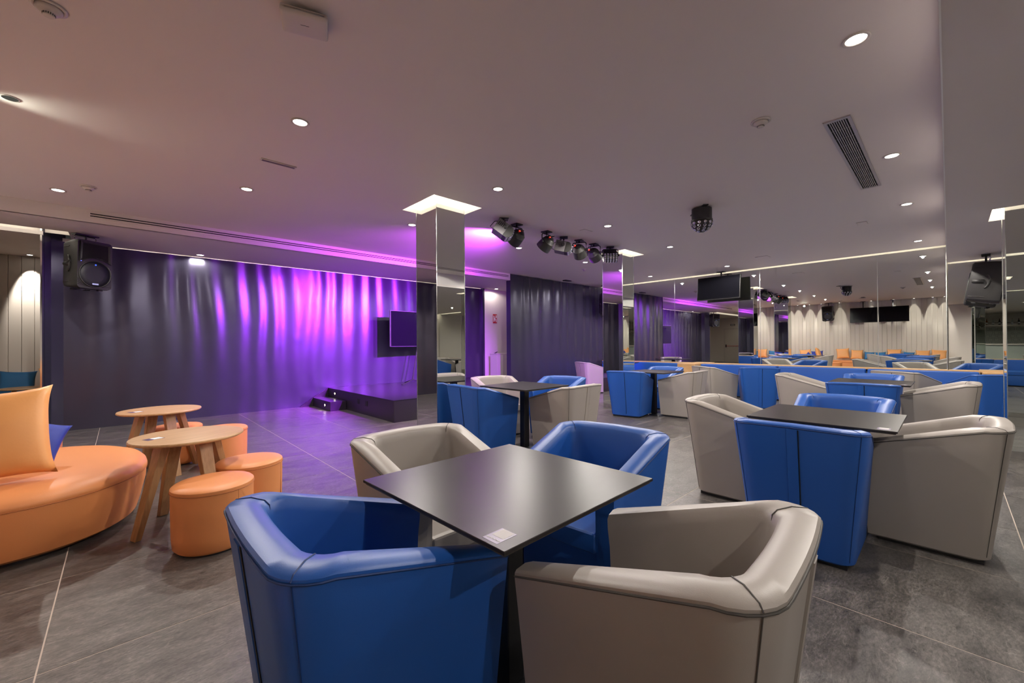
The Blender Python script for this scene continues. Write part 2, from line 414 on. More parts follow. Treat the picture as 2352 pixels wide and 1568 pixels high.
# mirrored columns
names = ['square mirrored column beside the stage, nearest to the camera', 'square mirrored column in the middle distance by the black metal block',
         'mirrored column at the right edge of the photo in front of the blue sofa', 'mirrored column under the low ceiling, seen only reflected in the mirror wall']
for (cx, cyy, wx, wy, zc, hole), lb in zip(COL, names):
    t = thing('mirrored_column', lb, 'column', (cx, cyy, 0), 0, 'square mirrored columns')
    hx, hy = wx/2, wy/2
    obj('core', boxes((-hx+.01, hx-.01, -hy+.01, hy-.01, 0.0, zc+.2)), BLACK, t)
    for s in (-1, 1):
        obj('mirror_pane', boxes((min(s*hx, s*(hx-.008)), max(s*hx, s*(hx-.008)), -hy, hy, .075, zc+.19)), MIRROR, t)
        obj('mirror_pane', boxes((-hx+.0085, hx-.0085, min(s*hy, s*(hy-.008)), max(s*hy, s*(hy-.008)), .075, zc+.19)), MIRROR, t)
    obj('skirting', boxes((-hx-.001, hx+.001, -hy-.001, hy+.001, 0.0, .074)), SKIRT, t)
    bm = bmesh.new()
    for sx in (-1, 1):
        for sy in (-1, 1): box(bm, sx*hx-.003, sx*hx+.003, sy*hy-.003, sy*hy+.003, .075, zc+.18)
    obj('edge_trim', bm, MEDGE, t)

# ------------------------------------------------------------------ ceiling fittings
def downlight(x, y, z, label, cat_group='recessed ceiling downlights', power=P_DOWN, wide=172):
    t = thing('downlight', label, 'downlight', (x, y, z), 0, cat_group)
    obj('trim_ring', Lathe([(0.050, -0.001), (0.064, -0.001), (0.066, -0.006), (0.060, -0.009), (0.050, -0.007)], 28), TRIMW, t, True)
    obj('lens', Lathe([(0.0001, -0.004), (0.047, -0.004), (0.049, -0.001), (0.0001, -0.001)], 28), LAMP, t, True)
    lamp('lamp', 'SPOT', (0, 0, -0.02), power, WARM, t, (0, 0, -1), spot_size=R(wide), spot_blend=0.3, shadow_soft_size=0.018)
    return t
XS = [1.005, 3.04, 5.19, 7.16, 9.94]
cn = ['first', 'second', 'third', 'fourth', 'fifth']
for r_, (yy, rn) in enumerate(((0.348, 'row beside the ceiling step'), (3.425, 'middle row over the tables'), (5.29, 'row towards the stage'))):
    for k, xx in enumerate(XS):
        if r_ == 0 and k == 0: continue
        downlight(xx, yy, ZC, 'round bright ceiling downlight, %s from the camera in the %s' % (cn[k], rn))
downlight(-0.502, 6.705, ZC, 'round bright downlight above the left end of the dark metal wall', wide=146)
downlight(0.985, 8.79, ZS, 'bright downlight in the soffit close to the dark metal wall', power=P_DOWN*.25)
0 and downlight(3.6, 8.79, ZS, 'soffit downlight above the stage hidden behind the column', power=P_DOWN*.35)
downlight(7.709, 8.78, ZS, 'small downlight over the white corridor wall', power=P_DOWN*.12)
downlight(-0.55, 9.9, ZS-.0, 'alcove downlight out of the photo', power=1) if False else None
for k, (xx, yy) in enumerate([(0.9, -1.3), (0.9, -4.2), (5.1, -1.9), (5.1, -4.6), (9.2, -1.9), (9.2, -4.6)]):
    downlight(xx, yy, ZL, 'low ceiling downlight %s, seen only in the mirrors' % ['nearest the camera', 'in front of the bar', 'between the two low columns', 'over the rear grey chairs', 'above the right end of the mirror wall', 'in the far rear corner'][k], 'low ceiling downlights', P_DOWN*.7)
# wall washers
def washer(x, y, z, label, grp, power=P_WASH, yd=0):
    t = thing('wall_washer', label, 'downlight', (x, y, z), 0, grp)
    obj('trim_ring', Lathe([(0.035, -0.001), (0.046, -0.001), (0.046, -0.006), (0.035, -0.006)], 20), TRIMW, t, True)
    obj('lens', Lathe([(0.0001, -0.003), (0.034, -0.003), (0.034, -0.001), (0.0001, -0.001)], 20), LAMP, t, True)
    lamp('lamp', 'SPOT', (0, 0, -0.02), power, WARM, t, (-.36*(yd == 0), .36*yd, -1), spot_size=R(42), spot_blend=0.5, shadow_soft_size=0.02)
    return t
for k, yy in enumerate([0.10, 0.42, 0.95, 1.55, 2.25, 3.32, 3.98, 4.42, 4.88, 5.22, 6.43, 7.1]):
    washer(XL+0.16, yy, ZC, 'small wall washer above the white boarded wall, %s from the low ceiling' % ['1st', '2nd', '3rd', '4th', '5th', '6th', '7th', '8th', '9th', '10th', '11th', '12th'][k], 'wall washers over the long bench')
for k, xx in enumerate([-1.12, -2.2, -3.3]):
    washer(xx, 10.66, ZS, ['wall washer throwing a bright scallop on the alcove boards', 'second alcove washer out of frame', 'third alcove washer out of frame'][k], 'alcove wall washers', yd=1)
# dark recessed spot plus an added unseen lamp that makes the ceiling glow
t = thing('recessed_spot', 'small dark round recessed spot at the left edge of the ceiling', 'spotlight', (-0.556, 4.445, ZC))
obj('trim_ring', Lathe([(0.040, -0.001), (0.047, -0.001), (0.047, -0.004), (0.040, -0.004)], 24), TRIMW, t, True)
obj('dark_opening', Lathe([(0.0001, -0.003), (0.0398, -0.003), (0.0398, -0.001), (0.0001, -0.001)], 24), HOLE, t)
lamp('lamp', 'SPOT', (-0.22, 0.05, -0.10), 13, (0.95, 1, 0.85), t, (1, -0.10, 0.12), spot_size=R(64), spot_blend=1.0, shadow_soft_size=0.03)

def detector(x, y, z, label, s=1.0):
    t = thing('smoke_detector', label, 'smoke detector', (x, y, z), R(30), 'white smoke detectors')
    obj('base', Lathe([(0.066*s, -0.001), (0.068*s, -0.008), (0.056*s, -0.012), (0.05*s, -0.006)], 28), TRIMW, t, True)
    obj('body', Lathe([(0.050*s, -0.006), (0.050*s, -0.018), (0.040*s, -0.030), (0.024*s, -0.036), (0.023*s, -0.048), (0.019*s, -0.051), (0.0001, -0.052)], 28), TRIMW, t, True)
    bm = bmesh.new()
    for k in range(18):
        M = Matrix.Rotation(2*PI*k/18, 4, 'Z'); box(bm, 0.0225*s, 0.0245*s, -0.0016, 0.0016, -0.046, -0.037, M)
    obj('vent_slots', bm, HOLE, t)
detector(-0.264, 3.115, ZC, 'white smoke detector at the top left corner of the ceiling')
detector(-0.254, 6.342, ZC, 'white smoke detector beside the leftmost lit downlight')
detector(3.621, 0.993, ZC, 'white smoke detector left of the long air grille')
detector(7.803, 5.794, ZC, 'white smoke detector near the metal block')
t = thing('access_point', 'white rounded wireless access point under the ceiling', 'access point', (0.70, 2.30, ZC), R(-20))
bm = bev(boxes((-0.11, 0.11, -0.085, 0.085, -0.055, -0.02)), 0.022, 4); obj('housing', bm, TRIMW, t, True)
obj('mount_plate', boxes((-0.06, 0.06, -0.05, 0.05, -0.02, 0)), BLACKM, t)
obj('logo_mark', boxes((-0.02, 0.02, -0.006, -0.003, -0.0555, -0.0549)), BLACKM, t)
def plate(name, label, x, y, z, lx, ly, rz, mt=TRIMW):
    t = thing(name, label, 'vent', (x, y, z), rz)
    obj('frame', bev(boxes((-lx/2, lx/2, -ly/2, ly/2, -0.008, -0.0005)), 0.003, 2), mt, t)
    obj('slot', boxes((-lx/2+.012, lx/2-.012, -ly/2+.012, ly/2-.012, -0.0095, -0.0078)), mat('shaded_slot', (0.16, 0.13, 0.16), .6) if lx > .28 else CEIL, t)
plate('slot_vent', 'short narrow slot vent with rounded ends in the ceiling', 1.084, 4.343, ZC, 0.30, 0.058, R(0))
plate('ceiling_hatch', 'flush rectangular ceiling plate behind the stage lamps', 5.169, 3.80, ZC, 0.20, 0.10, R(0))
plate('ceiling_hatch', 'small square ceiling plate in front of the mirror wall', 9.429, 2.571, ZC, 0.22, 0.22, 0)
plate('ceiling_hatch', 'small flush ceiling plate right of the mirror ball light', 7.826, 0.852, ZC, 0.16, 0.12, 0)

# long air grille
t = thing('air_grille', 'long aluminium air grille with parallel slots in the ceiling', 'air vent', (5.045, 0.583, ZC))
gx, gy = 1.03, 0.085
obj('frame', boxes((-gx, gx, -gy, -gy+.022, -.010, -.0005), (-gx, gx, gy-.022, gy, -.010, -.0005), (-gx, -gx+.03, -gy+.022, gy-.022, -.010, -.0005), (gx-.03, gx, -gy+.022, gy-.022, -.010, -.0005)), GRILLE, t)
obj('backing', boxes((-gx+.03, gx-.03, -gy+.022, gy-.022, -.0030, -.0006)), HOLE, t)
for k in range(8):
    yy = -gy+.022+(k+1)*(2*gy-.044)/9
    obj('slat', boxes((-gx+.03, gx-.03, yy-.0030, yy+.0030, -.0095, -.0032)), GRILLE, t)
obj('cross_bars', boxes(*[(x-.003, x+.003, -gy+.022, gy-.022, -.0060, -.0032) for x in [-gx+.03+0.19*q for q in range(1, 11)]]), mat('grille_bar', (0.2, 0.19, 0.2), .5), t)
# linear diffuser in the fascia
t = thing('linear_diffuser', 'long two-slot linear air diffuser along the stepped fascia', 'air vent', (3.30, YF-.004, 0))
obj('frame', boxes((-3.60, 3.60, -.006, 0, 2.862, 2.944)), CEIL, t)
for zz in (2.888, 2.917): obj('slot', boxes((-3.58, 3.58, -.0075, -.0055, zz-.006, zz+.006)), HOLE, t)
obj('rib', boxes((-3.58, 3.58, -.010, -.006, 2.899, 2.906)), CEIL, t)

# ------------------------------------------------------------------ furniture : tub armchair
def upath(xb, xf, wb, wf, r):
    """from the tip of the left arm round the back to the tip of the right arm"""
    P = []
    for k in range(7):
        s = k/6; P.append((xf+(-xb+r-xf)*s, wf+(wb-wf)*s*0.98))
    for k in range(1, 7):
        a = PI/2*k/6; P.append((-xb+r-r*math.sin(a), wb-r+r*math.cos(a)))
    for k in range(1, 5): P.append((-xb-0.008*math.sin(PI*k/8), (wb-r)*(1-k/4)))
    return P+[(x, -y) for x, y in P[-2::-1]]
NU = len(upath(.3, .3, .3, .3, .1))
def hu(i, hf=0.615, hb=0.780):
    k = min(i, NU-1-i)
    if k <= 6: return hf+(hb-0.012-hf)*k/6
    if k <= 12: return hb-0.012+0.010*(k-6)/6
    return hb-0.002+0.004*(k-12)/4
def make_chair(cm, dm, label):
    t = thing('tub_armchair', label, 'armchair')
    B = upath(.255, .265, .258, .262, .075); T_ = upath(.345, .300, .335, .300, .115)
    I1 = upath(.250, .296, .238, .208, .075); I2 = upath(.215, .275, .205, .200, .06)
    bm = bmesh.new(); rings = []
    def ring(fn): rings.append([bm.verts.new(fn(i)) for i in range(NU)])
    lerp = lambda a, b, s: a+(b-a)*s
    def P(A, Bp, i, s, z): return (lerp(A[i][0], Bp[i][0], s), lerp(A[i][1], Bp[i][1], s), z)
    ring(lambda i: (B[i][0]*.94, B[i][1]*.94, 0.022))
    ring(lambda i: P(B, T_, i, -0.02, 0.034))
    for s in (0.08, 0.3, 0.55, 0.8): ring(lambda i, s=s: P(B, T_, i, s-0.012*math.sin(PI*s), 0.05+(hu(i)-0.05)*s))
    ring(lambda i: P(B, T_, i, 0.965, hu(i)-0.022))
    ring(lambda i: P(T_, I1, i, 0.03, hu(i)-0.008))
    ring(lambda i: P(T_, I1, i, 0.10, hu(i)-0.001))
    ring(lambda i: P(T_, I1, i, 0.5, hu(i)+0.004))
    ring(lambda i: P(T_, I1, i, 0.86, hu(i)-0.004))
    ring(lambda i: P(T_, I1, i, 0.98, hu(i)-0.018))
    ring(lambda i: P(I1, I2, i, 0.12, hu(i)-0.05))
    ring(lambda i: P(I1, I2, i, 0.6, 0.50))
    ring(lambda i: P(I1, I2, i, 1.0, 0.33))
    for A, Bb in zip(rings, rings[1:]):
        for i in range(NU-1): bm.faces.new((A[i], A[i+1], Bb[i+1], Bb[i]))
    # front faces of the arms
    for i in (0, NU-1):
        lo = [r_[i] for r_ in rings]
        f = bm.faces.new(lo if i == 0 else lo[::-1])
    bmesh.ops.triangulate(bm, faces=[f for f in bm.faces if len(f.verts) > 4])
    bmesh.ops.recalc_face_normals(bm, faces=bm.faces)
    obj('shell', bm, cm, t, 'auto')
    bm = bmesh.new()
    box(bm, -.20, .262, -.215, .215, 0.024, 0.335); bev(bm, .008, 2); obj('front_panel', bm, cm, t, 'auto')
    bm = bmesh.new(); box(bm, -.23, .285, -.2, .2, 0.335, 0.425)
    bev(bm, .018, 3)
    for v in bm.verts:
        if v.co.z > .41: v.co.z += 0.012*math.cos(v.co.y/.2*PI/2)*math.cos(v.co.x/.3*PI/2)
    obj('seat_cushion', bm, cm, t, 'auto')
    obj('plinth', boxes((-.225, .215, -.225, .225, 0.0, 0.024)), BLACK, t)
    # centre pleat on the back
    bm = bmesh.new()
    def bx(z): s = (z-0.05)/(0.780-.05); return -(lerp(.255, .345, s-0.012*math.sin(PI*s)))-0.008
    prev = None
    for k in range(9):
        z = 0.06+(0.757-.06)*k/8
        row = [bm.verts.new((bx(z)+.004, .028, z)), bm.verts.new((bx(z)-.0055, .025, z)), bm.verts.new((bx(z)-.0055, -.025, z)), bm.verts.new((bx(z)+.004, -.028, z))]
        if prev:
            for q in range(3): bm.faces.new((prev[q], prev[q+1], row[q+1], row[q]))
        else: bm.faces.new(row)
        prev = row
    bm.faces.new(prev[::-1]); obj('back_pleat', bm, cm, t)
    bm = bmesh.new(); tube(bm, [(bx(z)-.000, -.0295, z) for z in (0.06, .25, .5, .755)], .0032, 5); obj('pleat_gap', bm, BLACK, t)
    # piping and corner seams
    bm = bmesh.new()
    tube(bm, [P(B, T_, i, 0.985, hu(i)-0.017) for i in range(NU)], 0.0028, 6)
    obj('piping', bm, dm, t)
    for i in (9, NU-10):
        bm = bmesh.new()
        tube(bm, [P(B, T_, i, s-0.012*math.sin(PI*s)+.004, 0.05+(hu(i)-0.05)*s) for s in (0, .25, .5, .75, .97)], 0.0018, 5)
        tube(bm, [P(T_, I1, i, s, hu(i)+dz) for s, dz in ((0.0, -.012), (.1, -.001), (.5, .005), (.86, -.003), (.985, -.016))]+[P(I1, I2, i, s, z) for s, z in ((.1, .69), (.6, .50), (1, .42))], 0.0018, 5)
        obj('seam', bm, dm, t)
    return t
cb = make_chair(BLUE, BLUE_D, 'x'); cg = make_chair(GREY, GREY_D, 'x')
CH = [  # kind, x, y, yaw, label, group
 ('b', .563, 1.235, 0, 'blue tub armchair in the near left foreground, seen from behind its left arm', 'G1'),
 ('g', 1.12, .565, 94, 'grey tub armchair in the near right foreground, its outer back towards the camera', 'G1'),
 ('g', 1.155, 1.785, -90, 'grey tub armchair across the nearest table beside the orange stools', 'G1'),
 ('b', 1.745, 1.285, 186, 'blue tub armchair across the nearest table, open front towards the camera', 'G1'),
 ('b', 3.095, .62, 1, 'blue tub armchair with its pleated back to the camera at the right-hand table', 'G2'),
 ('g', 3.715, .10, 90, 'large grey tub armchair at the right edge of the photo', 'G2'),
 ('g', 3.73, 1.205, -90, 'grey tub armchair left of the right-hand table', 'G2'),
 ('b', 4.33, .63, 180, 'blue tub armchair on the far side of the right-hand table', 'G2'),
 ('b', 3.12, 3.80, -2, 'blue tub armchair at the foot of the near mirrored column', 'G3'),
 ('g', 3.87, 4.36, -106, 'grey tub armchair in front of the corridor, behind the left table', 'G3'),
 ('b', 4.38, 3.74, 193, 'blue tub armchair facing the camera before the dark metal block', 'G3'),
 ('g', 3.80, 3.12, 90, 'grey tub armchair with its back slit visible, right of the left table post', 'G3'),
 ('b', 6.42, 3.80, 9, 'blue tub armchair standing before the far mirrored column', 'G4'),
 ('g', 6.97, 3.14, 92, 'pale grey tub armchair with a dark back slit in the middle distance', 'G4'),
 ('b', 7.56, 3.81, 184, 'blue tub armchair facing the camera behind the far small table', 'G4'),
 ('b', 6.36, .70, 3, 'blue tub armchair tucked under the far right table, back to the camera', 'G5'),
 ('g', 6.95, .10, 90, 'bluish grey tub armchair right of the far right table', 'G5'),
 ('g', 7.27, 1.44, -88, 'grey tub armchair left of the far right table', 'G5'),
 ('b', 7.68, .75, 182, 'blue tub armchair behind the far right table facing the camera', 'G5'),
 ('g', 8.62, 3.22, -35, 'grey tub armchair turned towards the sofa beside the wooden console', 'G6'),
 ('b', 8.85, 2.52, 24, 'blue tub armchair seen squarely from behind before the mirror wall', 'G6'),
 ('g', 9.07, .48, -28, 'grey tub armchair half hidden near the right end of the blue sofa', 'G7'),
 ('b', 9.08, -.375, 30, 'blue tub armchair beside the mirrored column at the right edge', 'G7'),
 ('g', 8.68, 6.25, -25, 'grey tub armchair far back against the dark metal block', 'G8'),
 ('g', 8.0, -2.0, -95, 'grey tub armchair in the rear area, seen in the mirrored column', 'G9'),
 ('b', 7.35, -2.75, 0, 'blue tub armchair in the rear area, seen in the mirrored column', 'G9'),
 ('b', 8.75, -2.7, 178, 'blue tub armchair by the mirror wall in the rear area', 'G9'),
 ('g', 8.05, -3.4, 88, 'grey tub armchair on the bar side of the rear table', 'G9'),
]
GN = dict(G1='armchairs around the nearest table', G2='armchairs around the right-hand table', G3='armchairs around the table by the near column', G4='armchairs around the far small table',
          G5='armchairs around the far right table', G6='armchairs by the sofa console', G7='armchairs at the right sofa end', G8='armchairs by the metal block', G9='armchairs of the rear area')
for k, x, y, a, lb, g in CH:
    place(cb if k == 'b' else cg, USED, (x, y, 0), R(a), lb, GN[g])

# ------------------------------------------------------------------ square tables
def make_table():
    t = thing('square_table', 'x', 'table')
    obj('table_top', bev(boxes((-.378, .378, -.378, .378, .741, .752)), .0015, 1), TOPM, t)
    obj('under_board', bev(boxes((-.370, .370, -.370, .370, .733, .7408)), .001, 1), mat('edge_board', (0.05, 0.043, 0.03), .5), t)
    obj('post', bev(boxes((-.04, .04, -.04, .04, .022, .733)), .004, 1), BLACK, t)
    bm = bmesh.new()
    pr = [(.20, 0), (.20, .007), (.185, .011), (.06, .022)]
    rings = [[bm.verts.new((sx*r_, sy*r_, z)) for sx, sy in ((1, 1), (-1, 1), (-1, -1), (1, -1))] for r_, z in pr]
    for A, B_ in zip(rings, rings[1:]):
        for q in range(4): bm.faces.new((A[q], A[(q+1) % 4], B_[(q+1) % 4], B_[q]))
    bm.faces.new(rings[0][::-1]); bm.faces.new(rings[-1]); obj('base_plate', bm, BLACK, t)
    obj('support_cross', boxes((-.2, .2, -.02, .02, .720, .7328), (-.02, .02, -.2, .2, .715, .7328)), BLACK, t)
    return t
tt = make_table()
TB = [(1.035, 1.122, 1.3, 'nearest square dark table with a printed sticker on its front corner', 1),
      (3.475, .575, 0, 'square dark table on the right between a blue and two grey armchairs', 1),
      (3.51, 3.50, 2, 'square dark table before the near mirrored column', 0),
      (6.82, 3.58, 0, 'small far square table before the far mirrored column', 0),
      (6.78, .67, 0, 'far square table on the right near the mirror wall', 1),
      (9.35, 5.85, 10, 'square table far back beside the metal block', 0),
      (8.05, -2.72, 0, 'square table in the rear area, seen in the mirrored column', 0)]
for x, y, a, lb, st in TB:
    o = place(tt, USED, (x, y, 0), R(a), lb, 'square dark pedestal tables')
    if st:
        s = thing('table_sticker', 'violet sticker with white lettering on the corner of the ' + {1.035: 'nearest table', 3.475: 'right-hand table', 6.78: 'far right table'}[x], 'sticker', (x-.30, y-.30, .7521), R(-45) if False else R(-90), 'corner stickers on the tables')
        obj('backing', bev(boxes((-.046, .026, -.028, .028, 0, .0004)), .00015, 1), PURP, s)
        obj('white_square', bev(boxes((-.018, .024, -.021, .021, .0004, .0006)), .0001, 1), STICKW, s)
        s.rotation_euler = (0, 0, R(a)); s.location = (x-.312, y-.317, .7521)
        if x < 2: text('lettering', 'GASTRONOMIA', .0072, SIGNW, s, (-.033, 0.0, .0006), (0, 0, R(-90)))

# ------------------------------------------------------------------ round oak tables
def round_table(x, y, h, d, rz, label):
    t = thing('round_oak_table', label, 'side table', (x, y, 0), rz, 'round oak side tables')
    r_ = d/2
    obj('table_top', Lathe([(0.0001, h-.022), (r_-.012, h-.022), (r_-.002, h-.016), (r_, h-.008), (r_-.004, h-.001), (r_-.012, h), (0.0001, h)], 64), WOOD, t, 'auto')
    for k in range(4):
        a = PI/2*k; c_, s_ = math.cos(a), math.sin(a)
        bm = bmesh.new()
        rt, rb = r_*.48, r_*.95
        q = []
        for rr, z, wr_, wt in ((rb, 0, .018, .030), (rt, h-.0225, .026, .044)):
            q.append([bm.verts.new((rr*c_+dr*c_-dt*s_, rr*s_+dr*s_+dt*c_, z)) for dr, dt in ((-wr_, -wt), (wr_, -wt), (wr_, wt), (-wr_, wt))])
        for i in range(4): bm.faces.new((q[0][i], q[0][(i+1) % 4], q[1][(i+1) % 4], q[1][i]))
        bm.faces.new(q[0][::-1]); bm.faces.new(q[1]); bmesh.ops.recalc_face_normals(bm, faces=bm.faces)
        bmesh.ops.bevel(bm, geom=list(bm.edges), offset=.003, segments=1, affect='EDGES')
        obj('leg', bm, WOODL, t)
    return t
round_table(.35, 3.73, .62, .655, R(24), 'round oak table with splayed legs nearest to the orange stools')
round_table(.285, 5.41, .62, .655, R(20), 'round oak table with splayed legs further back by the metal wall')
round_table(-1.03, 9.88, .62, .66, R(10), 'round oak table in the alcove behind the metal wall')
round_table(-.62, 1.9, .62, .66, R(10), 'round oak table left of the camera, seen in the mirror wall')
for x, y, a, lb in ((.16, 3.72, 25, 'nearer oak table'), (.10, 5.36, 20, 'farther oak table')):
    s = thing('table_sticker', 'small dark and white sticker on the %s' % lb, 'sticker', (x, y, .6204), R(a), 'stickers on the oak tables')
    obj('backing', boxes((-.05, .05, -.035, .035, 0, .0005)), PURP, s); obj('white_square', boxes((-.01, .045, -.028, .028, .0005, .0008)), SIGNW, s)

# ------------------------------------------------------------------ orange stools, pouf, bench
def make_stool():
    t = thing('round_stool', 'x', 'stool')
    obj('body', Lathe([(.19, .012), (.206, .03), (.212, .10), (.215, .25), (.216, .365)], 48), ORANGE, t, 'auto')
    obj('seat', Lathe([(.2165, .362), (.2185, .372), (.217, .385), (.205, .396), (.15, .403), (.0001, .406)], 48), ORANGE, t, 'auto')
    bm = bmesh.new(); tube(bm, [(.2185*math.cos(a), .2185*math.sin(a), .366) for a in [2*PI*k/48 for k in range(48)]], .0025, 6, closed=True); obj('piping', bm, ORANGE_D, t)
    bm = bmesh.new(); tube(bm, [(.2145*math.cos(R(-62)), .2145*math.sin(R(-62)), z) for z in (.03, .2, .362)], .0018, 5); obj('seam', bm, ORANGE_D, t)
    obj('plinth', Lathe([(.185, 0), (.185, .0118)], 36), BLACK, t)
    return t
st = make_stool()
for x, y, a, lb in ((.425, 3.21, 0, 'nearest round orange stool in front of the oak table'), (.70, 3.62, 30, 'second orange stool, right of the nearer oak table'),
                    (.775, 5.235, 60, 'orange stool behind the nearer oak table, right one of the rear pair'), (.44, 5.72, 10, 'orange stool partly under the farther oak table'),
                    (-.66, 6.36, 0, 'orange stool far left, half hidden behind the big orange cushion'), (-.62, 1.25, 0, 'orange stool left of the camera, seen in the mirror wall'), (-.80, .62, 0, 'orange stool nearest the low ceiling at the left wall, seen in the mirror wall')):
    place(st, USED, (x, y, 0), R(a), lb, 'round orange stools')

t = thing('orange_pouf_sofa', 'large rounded orange seat island at the left edge of the photo', 'sofa', (-.53, 4.36, 0))
def sup(rx, ry, e, n=72): return [(rx*abs(math.cos(a))**e*(1 if math.cos(a) >= 0 else -1), ry*abs(math.sin(a))**e*(1 if math.sin(a) >= 0 else -1)) for a in [2*PI*k/n for k in range(n)]]
def island(prof, rx, ry, e=0.92):
    bm = bmesh.new(); rings = []
    for s, z in prof:
        rings.append([bm.verts.new((x, y, z)) for x, y in sup(rx+s, ry+s, e)])
    for A, B_ in zip(rings, rings[1:]):
        for k in range(len(A)): bm.faces.new((A[k], A[(k+1) % len(A)], B_[(k+1) % len(A)], B_[k]))
    bm.faces.new(rings[0][::-1]); bm.faces.new(rings[-1]); return bm
obj('body', island([(-.05, .03), (-.02, .05), (.0, .12), (.03, .26), (.035, .335)], .64, .76), ORANGE, t, 'auto')
obj('seat', island([(.035, .335), (.04, .35), (.035, .37), (.01, .398), (-.05, .42), (-.16, .43), (-.4, .432)], .64, .76), ORANGE, t, 'auto')
bm = bmesh.new(); tube(bm, [(x, y, .337) for x, y in sup(.677, .797, .92)], .003, 6, closed=True); obj('piping', bm, ORANGE_D, t)
bm = bmesh.new(); tube(bm, [(-.6, .50, .432), (-.2, .53, .432), (.15, .56, .428), (.35, .60, .400), (.42, .68, .352)], .004, 6); obj('seat_seam', bm, ORANGE_D, t)
obj('plinth', island([(-.1, 0), (-.1, .0298)], .64, .76), BLACK, t)

def bench(name, label, x0, x1, y0, y1, group=None):
    t = thing(name, label, 'bench', ((x0+x1)/2, (y0+y1)/2, 0), 0, group)
    hx, hy = (x1-x0)/2, (y1-y0)/2
    obj('body', rbox(-hx, hx, -hy, hy, .03, .33, .02, 3), ORANGE, t, 'auto')
    obj('seat', rbox(-hx-.005, hx+.005, -hy, hy, .331, .43, .03, 3), ORANGE, t, 'auto')
    obj('plinth', boxes((-hx+.04, hx-.04, -hy+.02, hy-.02, 0, .03)), BLACK, t)
for k, (a, b) in enumerate([(.05, 2.2), (2.22, 3.55), (5.2, 7.3)]):
    bench('orange_bench', 'orange bench module against the boarded left wall, %s the round island' % ['farthest from', 'next to', 'beyond'][k], XL+.01, XL+.52, a, b, 'orange wall benches')
bench('orange_bench', 'orange bench along the white boarded alcove wall', -4.6, -.66, 10.25, 10.84, 'alcove bench')

# ------------------------------------------------------------------ cushions
def cushion(label, mt, loc, sz, rot, grp, thick=.14, seed=0, cat='cushion'):
    n = 18; bm = bmesh.new()
    def pt(i, j, s):
        u, v = -1+2*i/n, -1+2*j/n
        pin = 1-.10*(1-abs(u)**3)*abs(v)**2.5; pin2 = 1-.10*(1-abs(v)**3)*abs(u)**2.5
        x = u*sz/2*pin2; z = v*sz/2*pin
        puff = (max(0, 1-u*u)**.42)*(max(0, 1-v*v)**.42)
        wr_ = .40*noise.noise(Vector((u*3+seed, v*3, seed*2.3)))*(1-puff*.6)+.22*noise.noise(Vector((u*7+seed, v*5, s)))*(1-puff*.4)
        y = s*thick/2*max(0.02, puff*(1+wr_*.6))+.012*wr_
        return (x, y, z)
    A = [[bm.verts.new(pt(i, j, 1)) for j in range(n+1)] for i in range(n+1)]
    B_ = [[A[i][j] if i in (0, n) or j in (0, n) else bm.verts.new(pt(i, j, -1)) for j in range(n+1)] for i in range(n+1)]
    for i in range(n):
        for j in range(n):
            bm.faces.new((A[i][j], A[i][j+1], A[i+1][j+1], A[i+1][j]))
            bm.faces.new((B_[i][j], B_[i+1][j], B_[i+1][j+1], B_[i][j+1]))
    bmesh.ops.recalc_face_normals(bm, faces=bm.faces)
    o = obj('cushion', bm, mt, None, True, loc, rot)
    return tag(o, label, cat, grp)
cushion('big orange square cushion leaning on the round orange island', OCUSH, (-.585, 3.95, .715), .56, (R(-13), R(-4), R(-3)), 'cushions on the round island', .17, 1)
cushion('navy blue cushion behind the big orange one on the round island', NAVY, (-.455, 4.27, .60), .34, (R(-25), R(22), R(10)), 'cushions on the round island', .13, 4)
cushion('pale blue cushion on the alcove bench', TEAL, (-1.25, 10.60, .65), .42, (R(-14), R(3), R(2)), 'alcove cushions', .14, 6)
cushion('orange cushion at the right end of the alcove bench', OCUSH, (-.80, 10.70, .68), .44, (R(-10), R(-4), R(-3)), 'alcove cushions', .14, 8)
cushion('orange cushion cut by the left photo edge on the alcove bench', OCUSH, (-1.74, 10.60, .65), .42, (R(-16), R(2), R(6)), 'alcove cushions', .14, 9)
k = 0
for yy, c_, s_, zz in ((.27, OCUSH, .44, .65), (.72, OCUSH, .42, .64), (1.12, TEAL, .34, .60), (1.55, OCUSH, .46, .66), (1.97, TEAL, .34, .59), (2.33, TEAL, .34, .59), (2.74, OCUSH, .42, .64), (3.22, OCUSH, .46, .68), (5.47, OCUSH, .46, .66), (5.92, TEAL, .38, .60), (6.38, OCUSH, .44, .65), (6.9, TEAL, .40, .60)):
    cn_ = 'orange' if c_ is OCUSH else ('navy' if c_ is NAVY else 'sky blue')
    cushion('%s cushion on the long left bench, %s from the low ceiling' % (cn_, ['1st', '2nd', '3rd', '4th', '5th', '6th', '7th', '8th', '9th', '10th', '11th', '12th', '13th', '14th', '15th'][k]), c_, (XL+.18, yy, zz+.045), s_, (R(-14), R(random.uniform(-5, 5)), R(90+random.uniform(-4, 4))), 'cushions along the left wall', .13, k)
    k += 1
for yy, c_, zz, lb in ((4.1, NAVY, .62, 'navy'), (4.55, OCUSH, .68, 'orange')):
    cushion('%s cushion at the wall side of the round island' % lb, c_, (XL+.42, yy, zz), .45, (R(-14), R(4), R(92)), 'cushions on the round island', .13, 20+yy)

